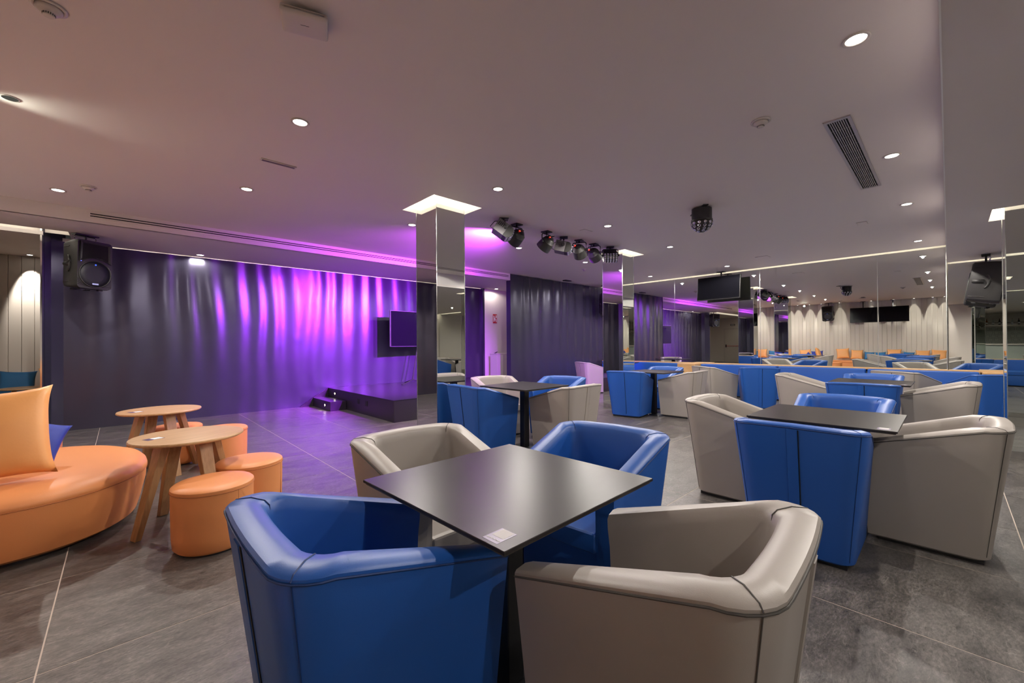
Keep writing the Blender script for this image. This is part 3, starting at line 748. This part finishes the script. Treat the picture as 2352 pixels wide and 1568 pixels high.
# ------------------------------------------------------------------ blue sofa along the mirror wall
mods = [(7.2, 6.25), (6.23, 4.76), (4.28, 2.62), (2.60, 1.12), (1.10, -.36), (-.82, -2.3), (-2.32, -3.8)]
for k, (b, a) in enumerate(mods):
    t = thing('blue_sofa_module', 'blue sofa module under the mirror wall, %s' % ['against the metal block', 'between block and tall console', 'right of the tall console', 'behind the centre chairs', 'last before the right console', 'behind the right-edge column', 'in the rear area'][k], 'sofa', (10.45, (a+b)/2, 0), 0, 'blue wall sofas')
    hy = (b-a)/2-.006
    obj('seat_base', rbox(-.32, .22, -hy, hy, .03, .30, .015, 2), BLUE, t, 'auto')
    obj('seat', rbox(-.33, .12, -hy, hy, .301, .42, .028, 3), BLUE, t, 'auto')
    obj('backrest', rbox(.08, .25, -hy, hy, .30, .715, .03, 3), BLUE, t, 'auto')
    obj('plinth', boxes((-.28, .2, -hy+.02, hy-.02, 0, .03)), BLACK, t)
struct('trim_5', rbox(10.705, XM-.001, -6.0, 7.3, .702, .728, .002, 1), WOODB)
def console(y0, y1, label):
    t = thing('oak_console', label, 'side table', (10.49, (y0+y1)/2, 0), 0, 'oak boxes between the sofas')
    hy = (y1-y0)/2
    obj('top_board', rbox(-.245, .21, -hy, hy, .700, .722, .002, 1), WOODB, t)
    obj('front_board', boxes((-.24, -.22, -hy+.001, hy-.001, 0, .6998)), WOODB, t)
    for s in (-1, 1): obj('side_board', boxes((-.2195, .205, min(s*hy, s*(hy-.02)), max(s*hy, s*(hy-.02)), 0, .6998)), WOODB, t)
console(4.30, 4.74, 'tall oak box between two blue sofas, left of centre on the mirror wall')
console(-.80, -.38, 'tall oak box at the right end of the blue sofa')
def slab_table(x, y, label):
    t = thing('oak_slab_table', label, 'side table', (x, y, 0), 0, 'low oak slab tables')
    obj('top_board', rbox(-.30, .30, -.25, .25, .478, .50, .002, 1), WOOD, t)
    for s in (-1, 1): obj('side_board', boxes((-.29, .29, min(s*.25, s*.23), max(s*.25, s*.23), 0, .4778)), WOODB, t)
slab_table(10.10-.32, 3.60, 'low oak slab table before the sofa behind a grey armchair') if False else slab_table(9.72, 3.52, 'low oak slab table before the sofa behind a grey armchair')
slab_table(9.84, .36, 'low oak slab table before the right end of the sofa')

# ------------------------------------------------------------------ stage
t = thing('stage', 'low black stage platform in front of the dark metal wall', 'stage', (0, 0, 0))
obj('platform', bev(boxes((3.165, 6.90, 6.10, 8.99, 0.0, .350)), .004, 1), STAGE, t)
obj('socket', boxes((3.157, 3.1652, 7.42, 7.50, .17, .26), (3.157, 3.1652, 7.08, 7.16, .16, .25)), BLACKM, t)
obj('edge_strip', boxes((3.160, 3.18, 6.10, 8.98, .3505, .353), (3.18, 6.9, 6.095, 6.115, .3505, .353)), BLACK, t)
t = thing('stage_step', 'black step with small round light beside the stage', 'step', (0, 0, 0))
obj('tread_box', bev(boxes((2.858, 3.155, 8.01, 8.985, 0, .175)), .003, 1), STAGE, t)
bm = bmesh.new()
v = [bm.verts.new(p) for p in ((2.60, 8.985, 0), (2.857, 8.985, 0), (2.857, 8.985, .178), (2.60, 8.96, 0), (2.857, 8.96, 0), (2.857, 8.96, .178))]
for f in ((0, 1, 2), (5, 4, 3), (0, 3, 4, 1), (1, 4, 5, 2), (2, 5, 3, 0)): bm.faces.new([v[i] for i in f])
v = [bm.verts.new(p) for p in ((2.86, 8.985, .176), (3.16, 8.985, .176), (3.16, 8.985, .352), (2.86, 8.96, .176), (3.16, 8.96, .176), (3.16, 8.96, .352))]
for f in ((0, 1, 2), (5, 4, 3), (0, 3, 4, 1), (1, 4, 5, 2), (2, 5, 3, 0)): bm.faces.new([v[i] for i in f])
obj('wall_cheek', bm, STAGE, t)
def steplight(x, y, z, label):
    t = thing('step_light', label, 'step light', (x, y, z), 0, 'round step lights')
    M = Matrix.Rotation(R(-90), 4, 'Y')
    obj('bezel', Lathe([(.030, .0005), (.030, .006), (.022, .007), (.021, .0005)], 24, M), BLACKM, t, True)
    obj('lens', Lathe([(.0001, .0008), (.020, .0008), (.020, .005), (.0001, .006)], 20, M), mat('step_lens', (1, .95, .7), .4, emit=25, ecol=(1, .9, .6)), t, True)
    lamp('lamp', 'SPOT', (-.02, 0, 0), 2.2, (1, .88, .55), t, (-1, 0, -.35), spot_size=R(120), spot_blend=.5, shadow_soft_size=.01)
steplight(2.858, 8.28, .092, 'lit round step light in the lower step')
steplight(3.165, 8.60, .262, 'lit round step light in the stage side above the step')

# TV on a tripod stand on the stage
t = thing('television_on_stand', 'flat television on a slim black stand on the stage', 'television', (4.96, 8.42, .353), R(4))
obj('screen', boxes((-.70, .70, -.031, -.029, .86, 1.635)), SCREEN, t)
obj('bezel', bev(boxes((-.708, .708, -.028, .018, .852, 1.643)), .003, 1), SILVER, t)
bm = bmesh.new(); tube(bm, [(.18, .05, 1.2), (.02, .0, .9), (-.15, -.03, .10)], .016, 10); obj('post', bm, BLACK, t)
for q, (dx, dy) in enumerate(((-.33, -.08), (.42, -.02), (.0, .32))):
    bm = bmesh.new(); tube(bm, [(-.15, -.03, .10), (-.15+dx*.5, -.03+dy*.6, .05), (-.15+dx, -.03+dy, .012)], .012, 8); obj('leg', bm, BLACK, t)
obj('bracket', boxes((-.1, .1, .019, .05, 1.1, 1.35)), BLACK, t)

# ------------------------------------------------------------------ televisions hung from the ceiling
def hung_tv(x, y, z, rz, tilt, w_, h_, label, grp, pole=None):
    t = thing('hanging_television', label, 'television', (x, y, z), rz, grp)
    M = Matrix.Rotation(tilt, 4, 'X')
    obj('bezel', bev(boxes((-w_/2, w_/2, -.02, .025, -h_/2, h_/2), M=M), .004, 1), BLACKM, t)
    obj('screen', boxes((-w_/2+.012, w_/2-.012, -.0225, -.0205, -h_/2+.014, h_/2-.012), M=M), SCREEN, t)
    obj('back_housing', bev(boxes((-w_*.3, w_*.3, .026, .06, -h_*.45, h_*.1), M=M), .01, 2), BLACKM, t)
    if pole:
        bm = bmesh.new(); tube(bm, [(0.03, .10, -h_*.2), (0.03, .10, pole-z-.001)], .018, 12); obj('pole', bm, BLACK, t)
        obj('arm', boxes((-.12, .18, .0605, .085, -.12, .12)), BLACK, t)
        obj('ceiling_plate', boxes((-.05, .11, .03, .17, pole-z-.012, pole-z-.0005)), BLACK, t)
hung_tv(10.55, 3.84, 2.575, R(-93), R(-7), 1.01, .57, 'black television hung from the ceiling in front of the mirror wall', 'televisions on the ceiling pole', ZC)
hung_tv(XL+.17, 1.55, 2.38, R(90), R(-5), .92, .64, 'left-wall television nearer the low ceiling, seen in the mirror', 'televisions on the left wall', ZC)
hung_tv(XL+.17, 2.50, 2.38, R(90), R(-5), .92, .64, 'left-wall television nearer the loudspeaker, seen in the mirror', 'televisions on the left wall', ZC)

# ------------------------------------------------------------------ loudspeakers
def speaker(x, y, z, rz, tilt, label, ztop, roll_=0):
    t = thing('loudspeaker', label, 'loudspeaker', (x, y, z), rz, 'black moulded loudspeakers')
    # local: front faces +X, body centre at origin ; 0.40 wide, 0.38 deep, 0.66 high
    M = Matrix.Rotation(tilt, 4, 'Y')
    bm = bmesh.new(); rings = []
    for xx, wy, zb, zt in ((-.19, .125, -.29, .29), (-.17, .145, -.31, .312), (.02, .185, -.33, .328), (.14, .20, -.335, .33), (.185, .197, -.33, .325)):
        pts = []
        rr = .045
        for cx_, cz_, a0 in ((wy-rr, zt-rr, 0), (-wy+rr, zt-rr, 90), (-wy+rr, zb+rr, 180), (wy-rr, zb+rr, 270)):
            for q in range(5):
                a = R(a0+22.5*q); pts.append((xx, cx_+rr*math.cos(a), cz_+rr*math.sin(a)))
        rings.append([bm.verts.new(M @ Vector(p)) for p in pts])
    for A, B_ in zip(rings, rings[1:]):
        for q in range(20): bm.faces.new((A[q], A[(q+1) % 20], B_[(q+1) % 20], B_[q]))
    bm.faces.new(rings[0]); bm.faces.new(rings[-1][::-1]); bmesh.ops.recalc_face_normals(bm, faces=bm.faces)
    obj('cabinet', bm, BLACKM, t, 'auto')
    # horn: recessed frame
    bm = bmesh.new()
    o1 = [(.186, -.17, .30), (.186, .17, .30), (.186, .18, .03), (.186, .09, .075), (.186, 0, .09), (.186, -.09, .075), (.186, -.18, .03)]
    o0 = [(.200, *p[1:]) for p in o1]
    i1 = [(.1875, p[1]*.45, .19+(p[2]-.19)*.35) for p in o1]
    V0 = [bm.verts.new(M @ Vector(p)) for p in o1]; V1 = [bm.verts.new(M @ Vector((.203, p[1]*1.03, .17+(p[2]-.17)*1.04))) for p in o1]
    V2 = [bm.verts.new(M @ Vector((.199, p[1]*.94, .17+(p[2]-.17)*.93))) for p in o1]
    V2c = [M @ Vector((.1885, p[1]*.84, .165+(p[2]-.165)*.84)) for p in o1]; V3c = [M @ Vector((.1868, p[1]*.45, .19+(p[2]-.19)*.35)) for p in o1]
    V3 = [bm.verts.new(v_) for v_ in V2c]
    for A, B_ in ((V0, V1), (V1, V2), (V2, V3)):
        for q in range(7): bm.faces.new((A[q], A[(q+1) % 7], B_[(q+1) % 7], B_[q]))
    obj('horn', bm, BLACKM, t)
    bm = bmesh.new(); W2 = [bm.verts.new(v_) for v_ in V2c]; W3 = [bm.verts.new(v_) for v_ in V3c]
    for q in range(7): bm.faces.new((W2[q], W2[(q+1) % 7], W3[(q+1) % 7], W3[q]))
    bm.faces.new(W3); obj('horn_throat', bm, HOLE, t)
    Mx = M @ Matrix.Translation((.186, 0, -.13)) @ Matrix.Rotation(R(90), 4, 'Y')
    obj('woofer_ring', Lathe([(.184, 0), (.186, .012), (.176, .014), (.174, .002)], 40, Mx), BLACKM, t, True)
    obj('woofer_grille', Lathe([(.0001, .008), (.10, .007), (.173, .003), (.173, .0), (.0001, .0)], 40, Mx), mat('speaker_grille', (.006, .006, .012), .6), t, True)
    obj('badge', boxes((.196, .199, -.035, .035, -.275, -.255), M=M), mat('badge', (.35, .4, .7), .3), t)
    obj('power_light', boxes((.186, .19, -.165, -.155, .03, .038), M=M), BLUELED, t)
    obj('logo_dot', Lathe([(.0001, .0), (.010, .0), (.010, .0015), (.0001, .0016)], 16, M @ Matrix.Translation((.1945, 0, -.0)) @ Matrix.Rotation(R(90), 4, 'Y')), mat('blue_badge', (.05, .15, .9), .4, emit=.8), t)
    for s in (-1, 1):
        for zr in (.235, -.245):
            bm = bmesh.new(); tube(bm, [M @ Vector((-.165, s*.146, zr)), M @ Vector((.01, s*.184, zr))], .006, 6); obj('side_rib', bm, BLACKM, t)
        bm = bmesh.new(); pts = []
        for q in range(9):
            a = R(-80+20*q); pts.append(M @ Vector((-.02+.055*math.cos(a), s*(.186+.006*math.cos(a)), .0+.11*math.sin(a))))
        tube(bm, pts, [.010, .013, .015, .017, .018, .017, .015, .013, .010], 8); obj('handle', bm, BLACKM, t, True)
        bm = bmesh.new(); tube(bm, [M @ Vector((-.15, s*.128, 0)), M @ Vector((-.02, s*.156, 0))], [.036, .040], 12); obj('handle_recess', bm, mat('handle_shade', (.012, .011, .011), .6), t, True)
    bm = bmesh.new()
    for s in (-1, 1):
        for q in range(4):
            tube(bm, [M @ Vector((.1875, s*(.19), -.20-.025*q)), M @ Vector((.1875, s*(.12-.012*q), -.275-.010*q))], .003, 5)
    obj('corner_vents', bm, BLACKM, t)
    obj('foot', boxes((.08, .13, -.13, -.08, -.350, -.334), (.08, .13, .08, .13, -.350, -.334), (-.12, -.07, -.1, -.05, -.345, -.33), (-.12, -.07, .05, .1, -.345, -.33), M=M), BLACK, t)
    bm = bmesh.new(); tube(bm, [(0, 0, .30), (0, 0, ztop-z-.015)], .014, 10); obj('hanger_tube', bm, BLACK, t)
    obj('ceiling_plate', boxes((-.05, .05, -.13, .13, ztop-z-.016, ztop-z-.0005)), BLACK, t)
    bm = bmesh.new()
    for s in (-1, 1):
        for q in range(5): tube(bm, [M @ Vector((-.02+.01*(q % 2), s*.12, .325+.018*q)), M @ Vector((-.02+.01*((q+1) % 2), s*.12, .343+.018*q))], .005, 6)
    obj('eye_chain', bm, CHROME, t)
speaker(-.36, 8.28, 2.385, R(-57), R(2), 'black loudspeaker hung in front of the left end of the metal wall', ZS)
speaker(10.28, -.43, 2.20, R(-93), R(9), 'black loudspeaker tilted down under the low ceiling by the right column', ZL)
speaker(XL+.34, 3.68, 2.52, R(8), R(10), 'black loudspeaker on the boarded left wall, seen in the mirror', ZC)
speaker(10.52, 7.02, 2.42, R(-120), R(6), 'black loudspeaker at the right end of the metal block, behind the far column', ZC)

# ------------------------------------------------------------------ stage lamps under the ceiling
def hanger(t, w_, drop, h0=0.0):
    obj('ceiling_plate', boxes((-.055, .055, -.055, .055, -.012, -.0005)), BLACK, t)
    bm = bmesh.new(); tube(bm, [(0, 0, -.012), (0, 0, -.035)], .012, 8)
    tube(bm, [(0, -w_, -drop), (0, -w_, -.055), (0, -w_+.02, -.036), (0, w_-.02, -.036), (0, w_, -.055), (0, w_, -drop)], .008, 8)
    obj('yoke', bm, BLACK, t, True)
    bm = bmesh.new()
    for s in (-1, 1): tube(bm, [(0, s*(w_-.012), -drop), (0, s*(w_+.02), -drop)], .018, 10)
    obj('knob', bm, BLACK, t)
def par_can(x, y, rz, tilt, label, led=True, purple=None, target=None):
    t = thing('par_can_lamp', label, 'stage light', (x, y, ZC), rz, 'black par can stage lamps')
    hanger(t, .105, .145)
    M = Matrix.Translation((0, 0, -.155)) @ Matrix.Rotation(R(90)+tilt, 4, 'Y')
    obj('can', Lathe([(.0001, -.085), (.05, -.083), (.075, -.06), (.085, -.03), (.088, -.028), (.098, .05), (.100, .09), (.094, .092), (.090, .05), (.0001, .045)], 32, M), BLACKM, t, 'auto')
    obj('rear_cover', Lathe([(.0001, -.100), (.04, -.098), (.052, -.08), (.055, -.0835)], 24, M), BLACK, t, True)
    obj('lens', Lathe([(.0001, .060), (.088, .060), (.088, .064), (.0001, .066)], 28, M), mat('lit_purple_lens', (.6, .1, 1), .3, emit=12, ecol=PURPLE) if purple else LENS, t, True)
    if led: obj('indicator', boxes((-.012, .012, .03, .045, -.104, -.099), M=M), REDLED, t)
    bm = bmesh.new(); tube(bm, [M @ Vector((0, .02, -.09)), M @ Vector((.06, .05, -.16)), (-.03, .05, -.08), (-.02, .03, -.012)], .005, 6); obj('cable', bm, BLACK, t, True)
    if purple:
        lp = M @ Vector((0, 0, .10))
        Mz = Matrix.Rotation(rz, 4, 'Z')
        d = Vector(target)-(Mz @ lp + Vector((x, y, ZC)))
        lamp('lamp', 'SPOT', lp, purple, PURPLE, t, Mz.inverted() @ d, spot_size=R(68), spot_blend=0.9, shadow_soft_size=.05)
    return t
def derby(x, y, rz, tilt, label, side=SILVER):
    t = thing('effect_light', label, 'stage light', (x, y, ZC), rz, 'box-shaped lens effect lights')
    hanger(t, .12, .13)
    M = Matrix.Translation((0, 0, -.15)) @ Matrix.Rotation(tilt, 4, 'Y')
    obj('housing', bev(boxes((-.12, .02, -.105, .105, -.075, .075), M=M), .006, 2), side, t)
    bm = bmesh.new(); rings = []
    for k in range(-1, 10):
        a = R(-64+16*k); xx_ = .0205 if k in (-1, 9) else .0205+.09*math.cos(a); zz_ = .074*(1 if k == 9 else -1) if k in (-1, 9) else .082*math.sin(a)
        rings.append([bm.verts.new(M @ Vector((xx_, s, zz_))) for s in (-.105, .105)])
    for A, B_ in zip(rings, rings[1:]): bm.faces.new((A[0], A[1], B_[1], B_[0]))
    bm.faces.new([r_[0] for r_ in rings]); bm.faces.new([r_[1] for r_ in rings][::-1]); bmesh.ops.recalc_face_normals(bm, faces=bm.faces)
    obj('lens_drum', bm, BLACKM, t)
    for k in range(6):
        a = R(-52+21*k)
        for q in range(5):
            yy = -.084+.042*q
            Ml = M @ Matrix.Translation((.0205+.0925*math.cos(a), yy, .083*math.sin(a))) @ Matrix.Rotation(R(90)-a, 4, 'Y')
            obj('lens', Lathe([(.015, -.004), (.015, .004), (.010, .007), (.0001, .009)], 8, Ml), LENS, t, True)
    obj('cooling_slot', boxes(*[(-.10+.02*q, -.092+.02*q, -.1065, -.1048, .0, .05) for q in range(5)], M=M), HOLE, t)
    bm = bmesh.new(); tube(bm, [M @ Vector((-.12, .05, -.04)), M @ Vector((-.17, .06, -.03)), M @ Vector((-.16, .05, .05)), (-.03, .02, -.02)], .005, 6); obj('cable', bm, BLACK, t, True)
    return t
derby(3.83, 4.20, R(-35), R(35), 'silver sided effect light with many lenses, leftmost of the stage lamps')
par_can(4.15, 4.27, R(92), R(32), 'black par can lamp, second in the row of stage lamps', True, P_STAGE, (3.8, 9.0, .7))
par_can(4.76, 4.24, R(97), R(40), 'black par can lamp with a bright red display, third in the row', True, P_STAGE, (5.0, 9.0, .6))
derby(5.22, 4.28, R(-52), R(14), 'box-shaped effect light with lilac side, fourth in the row')
par_can(5.56, 4.23, R(20), R(38), 'black par can lamp in profile, fifth in the row', True, P_STAGE*.25, (9.5, 6.5, .5))
par_can(5.96, 4.22, R(10), R(30), 'black par can lamp in profile, sixth in the row', True)
derby(6.37, 4.16, R(-140), R(30), 'black drum-shaped effect light nearest to the far mirrored column', BLACKM)
for o in [o for o in bpy.data.objects if o.name.startswith(('par_can_lamp', 'effect_light'))]: o.scale = (1.15, 1.15, 1.15)
# purple flood that grazes the ceiling and the fascia: added for par can spill, no fixture of its own
lamp_t = bpy.data.objects['effect_light']
d_ = Vector((3.6, 7.4, 2.93))-Vector((3.95, 4.45, 2.79))
fl = lamp('lamp', 'SPOT', (4.15, 4.55, 2.72), 800, (0.55, 0.06, 1.0), None, (-.05, 1, .10), spot_size=R(110), spot_blend=0.9, shadow_soft_size=.04)
attach(fl, bpy.data.objects['par_can_lamp'])
# purple wash on the floor in front of the stage: an added lamp without a fixture
fl = lamp('lamp', 'SPOT', (4.70, 4.50, 2.70), 600, (0.62, 0.22, 1.0), None, (-2.85, 1.1, -2.7), spot_size=R(54), spot_blend=0.9, shadow_soft_size=.05)
attach(fl, bpy.data.objects['par_can_lamp.001'])
# mirror ball style light
t = thing('dome_effect_light', 'black dome light covered with small round lenses under the ceiling', 'stage light', (5.40, 2.16, ZC), R(40))
obj('housing', Lathe([(.0001, -.015), (.12, -.015), (.122, -.03), (.122, -.15), (.130, -.155), (.130, -.175)], 12), BLACK, t, 'auto')
obj('dome', Lathe([(.130, -.175)]+[(.130*math.cos(R(a)), -.175-.135*math.sin(R(a))) for a in range(10, 90, 10)]+[(.0001, -.31)], 32), BLACKM, t, True)
for a, n_ in ((14, 12), (32, 11), (50, 8), (68, 5)):
    for k in range(n_):
        Ml = Matrix.Translation((0, 0, -.175)) @ Matrix.Rotation(2*PI*(k+.5*(a in (32, 68)))/n_, 4, 'Z') @ Matrix.Rotation(R(90+a), 4, 'Y')
        obj('lens', Lathe([(.017, .126), (.018, .137), (.012, .138), (.011, .130), (.0001, .131)], 10, Ml), LENS, t, True)
obj('bracket', boxes((-.16, .16, -.03, .03, -.013, -.0005)), BLACK, t)
obj('ceiling_plate', boxes((.16, .30, -.05, .05, -.012, -.0005)), BLACK, t)
bm = bmesh.new(); tube(bm, [(.11, 0, -.11), (.17, 0, -.10), (.20, 0, -.06), (.17, 0, -.015)], .008, 8); obj('cable', bm, BLACK, t, True)
t = thing('cable_box', 'small black box on the ceiling above the metal block', 'junction box', (8.85, 7.15, ZC))
obj('lid', boxes((-.12, .12, -.06, .06, -.02, -.0005)), BLACK, t)

# ------------------------------------------------------------------ corridor things
t = thing('fire_hose_sign', 'red fire equipment sign with white pictograms on the corridor wall', 'sign', (7.88, YS+.018, 1.98))
obj('panel', boxes((-.075, .075, -.004, 0, -.13, .13)), RED, t)
obj('pictogram', boxes((-.055, -.02, -.006, -.004, -.09, .09), (-.012, .012, -.006, -.004, -.05, .03), (.025, .06, -.006, -.004, .02, .10), (.028, .056, -.006, -.004, -.10, -.01)), SIGNW, t)
t = thing('white_cabinet', 'white floor cabinet standing by the corridor wall', 'cabinet', (7.73, 8.66, 0))
obj('body', bev(boxes((-.24, .24, -.15, .15, .0, .96)), .004, 1), TRIMW, t)
obj('top', bev(boxes((-.25, .25, -.16, .16, .961, .985)), .003, 1), TRIMW, t)
obj('door_gap', boxes((-.002, .002, -.1512, -.1502, .03, .94)), HOLE, t)
t = thing('fire_extinguisher', 'fire extinguisher with black horn beside the white cabinet', 'fire extinguisher', (7.76, 8.94, 0))
obj('cylinder', Lathe([(.07, 0), (.075, .01), (.075, .5), (.06, .56), (.03, .60), (.02, .64)], 24), RED, t, True)
bm = bmesh.new(); tube(bm, [(0, 0, .64), (0, 0, .70), (.09, -.02, .74)], .012, 8); tube(bm, [(0, 0, .70), (.09, 0, .70)], .008, 8)
tube(bm, [(0, 0, .68), (-.08, -.03, .66), (-.12, -.03, .55), (-.11, -.03, .40)], .012, 8); obj('valve_and_hose', bm, BLACK, t, True)
for o in [o for o in t.children]: o.location.z += .28
obj('stand', Lathe([(.085, 0), (.085, .28)], 20), TRIMW, t)
# lobby door seen in the mirror
dr = sempty('door_1')
obj('leaf', boxes((-6.595, -6.56, 9.0, 9.92, 0, 2.08)), WHITE, dr)
obj('frame', boxes((-6.598, -6.54, 8.93, 9.0, 0, 2.15), (-6.598, -6.54, 9.92, 9.99, 0, 2.15), (-6.598, -6.54, 9.0, 9.92, 2.08, 2.15)), TRIMW, dr)
bm = bmesh.new(); tube(bm, [(-6.50, 9.08, 1.02), (-6.50, 9.84, 1.02)], .016, 8); obj('panic_bar', bm, RED, dr)
obj('bar_end', boxes((-6.559, -6.48, 9.05, 9.10, .93, 1.11), (-6.559, -6.48, 9.82, 9.87, .93, 1.11)), BLACK, dr)
t = thing('exit_sign', 'small dark sign above the lobby door, seen in the mirror', 'sign', (-6.59, 9.46, 2.36))
obj('panel', boxes((0, .008, -.14, .14, -.05, .05)), BLACKM, t); obj('pictogram', boxes((.008, .0095, -.11, .11, -.02, .02)), SIGNW, t)

# ------------------------------------------------------------------ bar behind the camera (seen in mirrors)
t = thing('bar_counter', 'long bar counter with pale top behind the camera, seen in the mirrors', 'bar counter', (-2.1, -3.9, 0))
obj('front_panel', boxes((-.02, .45, -2.9, 2.9, 0, 1.04)), mat('bar_front', (.42, .45, .42), .4), t)
obj('worktop', rbox(-.15, .55, -3.0, 3.0, 1.041, 1.10, .006, 1), TRIMW, t)
hx_ = bpy.data.objects['wall_bar_side']
hm = mat('dark_hexagon_tile', (.03, .035, .035), .2)
obj('tile_bed', boxes((-4.28, -4.272, -7.4, -.9, 1.0, 1.95)), mat('pale_grout', (.5, .5, .45), .7), hx_)
bm = bmesh.new(); lathe(bm, [(.098, 0), (.098, .006), (.092, .009)], 6); h0 = obj('hexagon_tile', bm, hm, hx_); n = 0
for i in range(28):
    for j in range(5):
        o = h0 if n == 0 else h0.copy()
        if n: C.objects.link(o); o.parent = hx_
        o.location = (-4.271, -7.2+.215*i, 1.10+.188*j+(.094 if False else 0)); o.rotation_euler = (0, R(90), 0)
        o.location.y += .107*(j % 2); n += 1
t = thing('bottle_shelf', 'hanging bottle shelf with black frame above the bar, seen in the mirrors', 'shelf', (-3.0, -3.6, 2.02))
obj('board', boxes((-.16, .16, -2.6, 2.6, -.02, .02)), TRIMW, t)
bm = bmesh.new()
for s in (-1, 1):
    for q in range(7): box(bm, s*.15-.008, s*.15+.008, -2.5+q*.83-.008, -2.5+q*.83+.008, .0205, ZL-2.02-.0005)
    box(bm, s*.15-.008, s*.15+.008, -2.6, 2.6, .12, .136)
obj('frame', bm, BLACK, t)
BOT = [mat('dark_bottle', (.02, .03, .015), .1), mat('amber_bottle', (.22, .06, .01), .1), mat('clear_bottle', (.4, .42, .42), .1)]
bt = [None]*3
for k in range(24):
    ty = k % 3
    lb = '%s bottle on the bar shelf, %d%s from the camera side' % (['dark green', 'amber', 'clear'][ty], k+1, 'st' if k % 10 == 0 and k != 10 else 'nd' if k % 10 == 1 and k != 11 else 'rd' if k % 10 == 2 and k != 12 else 'th')
    if bt[ty] is None:
        o = thing('bottle', lb, 'bottle', group='bottles on the bar shelf')
        obj('glass_body', Lathe([(.036, 0), (.038, .01), (.038, .17), (.030, .20), (.013, .225), (.013, .285)], 16), BOT[ty], o, True)
        obj('cap', Lathe([(.015, .2852), (.015, .31)], 12), mat('bottle_cap', (.3, .05, .03), .4), o)
        obj('paper_label', Lathe([(.0386, .05), (.0386, .13)], 16), SIGNW, o, True)
        bt[ty] = o
    else: o = copy_tree(bt[ty])
    o['label'] = lb
    o.location = (-3.0+random.uniform(-.05, .05), -1.12-.21*k, 2.0405)

# pieces of parts go one level deeper, under their part
NEST = {'pleat_gap': ('back_pleat',), 'lettering': ('backing',), 'lens': ('lens_drum', 'dome'),
        'indicator': ('can',), 'logo_dot': ('woofer_grille',), 'badge': ('woofer_grille',), 'vent_slots': ('body',), 'cooling_slot': ('housing',), 'screen': ('bezel',), 'seat_seam': ('seat',)}
for root in [o for o in bpy.data.objects if o.parent is None and 'category' in o]:
    kids = list(root.children)
    base = lambda q: q.name.split('.')[0]
    for c in kids:
        for want in NEST.get(base(c), ()):
            p = [q for q in kids if base(q) == want]
            if p: c.parent = p[0]; break
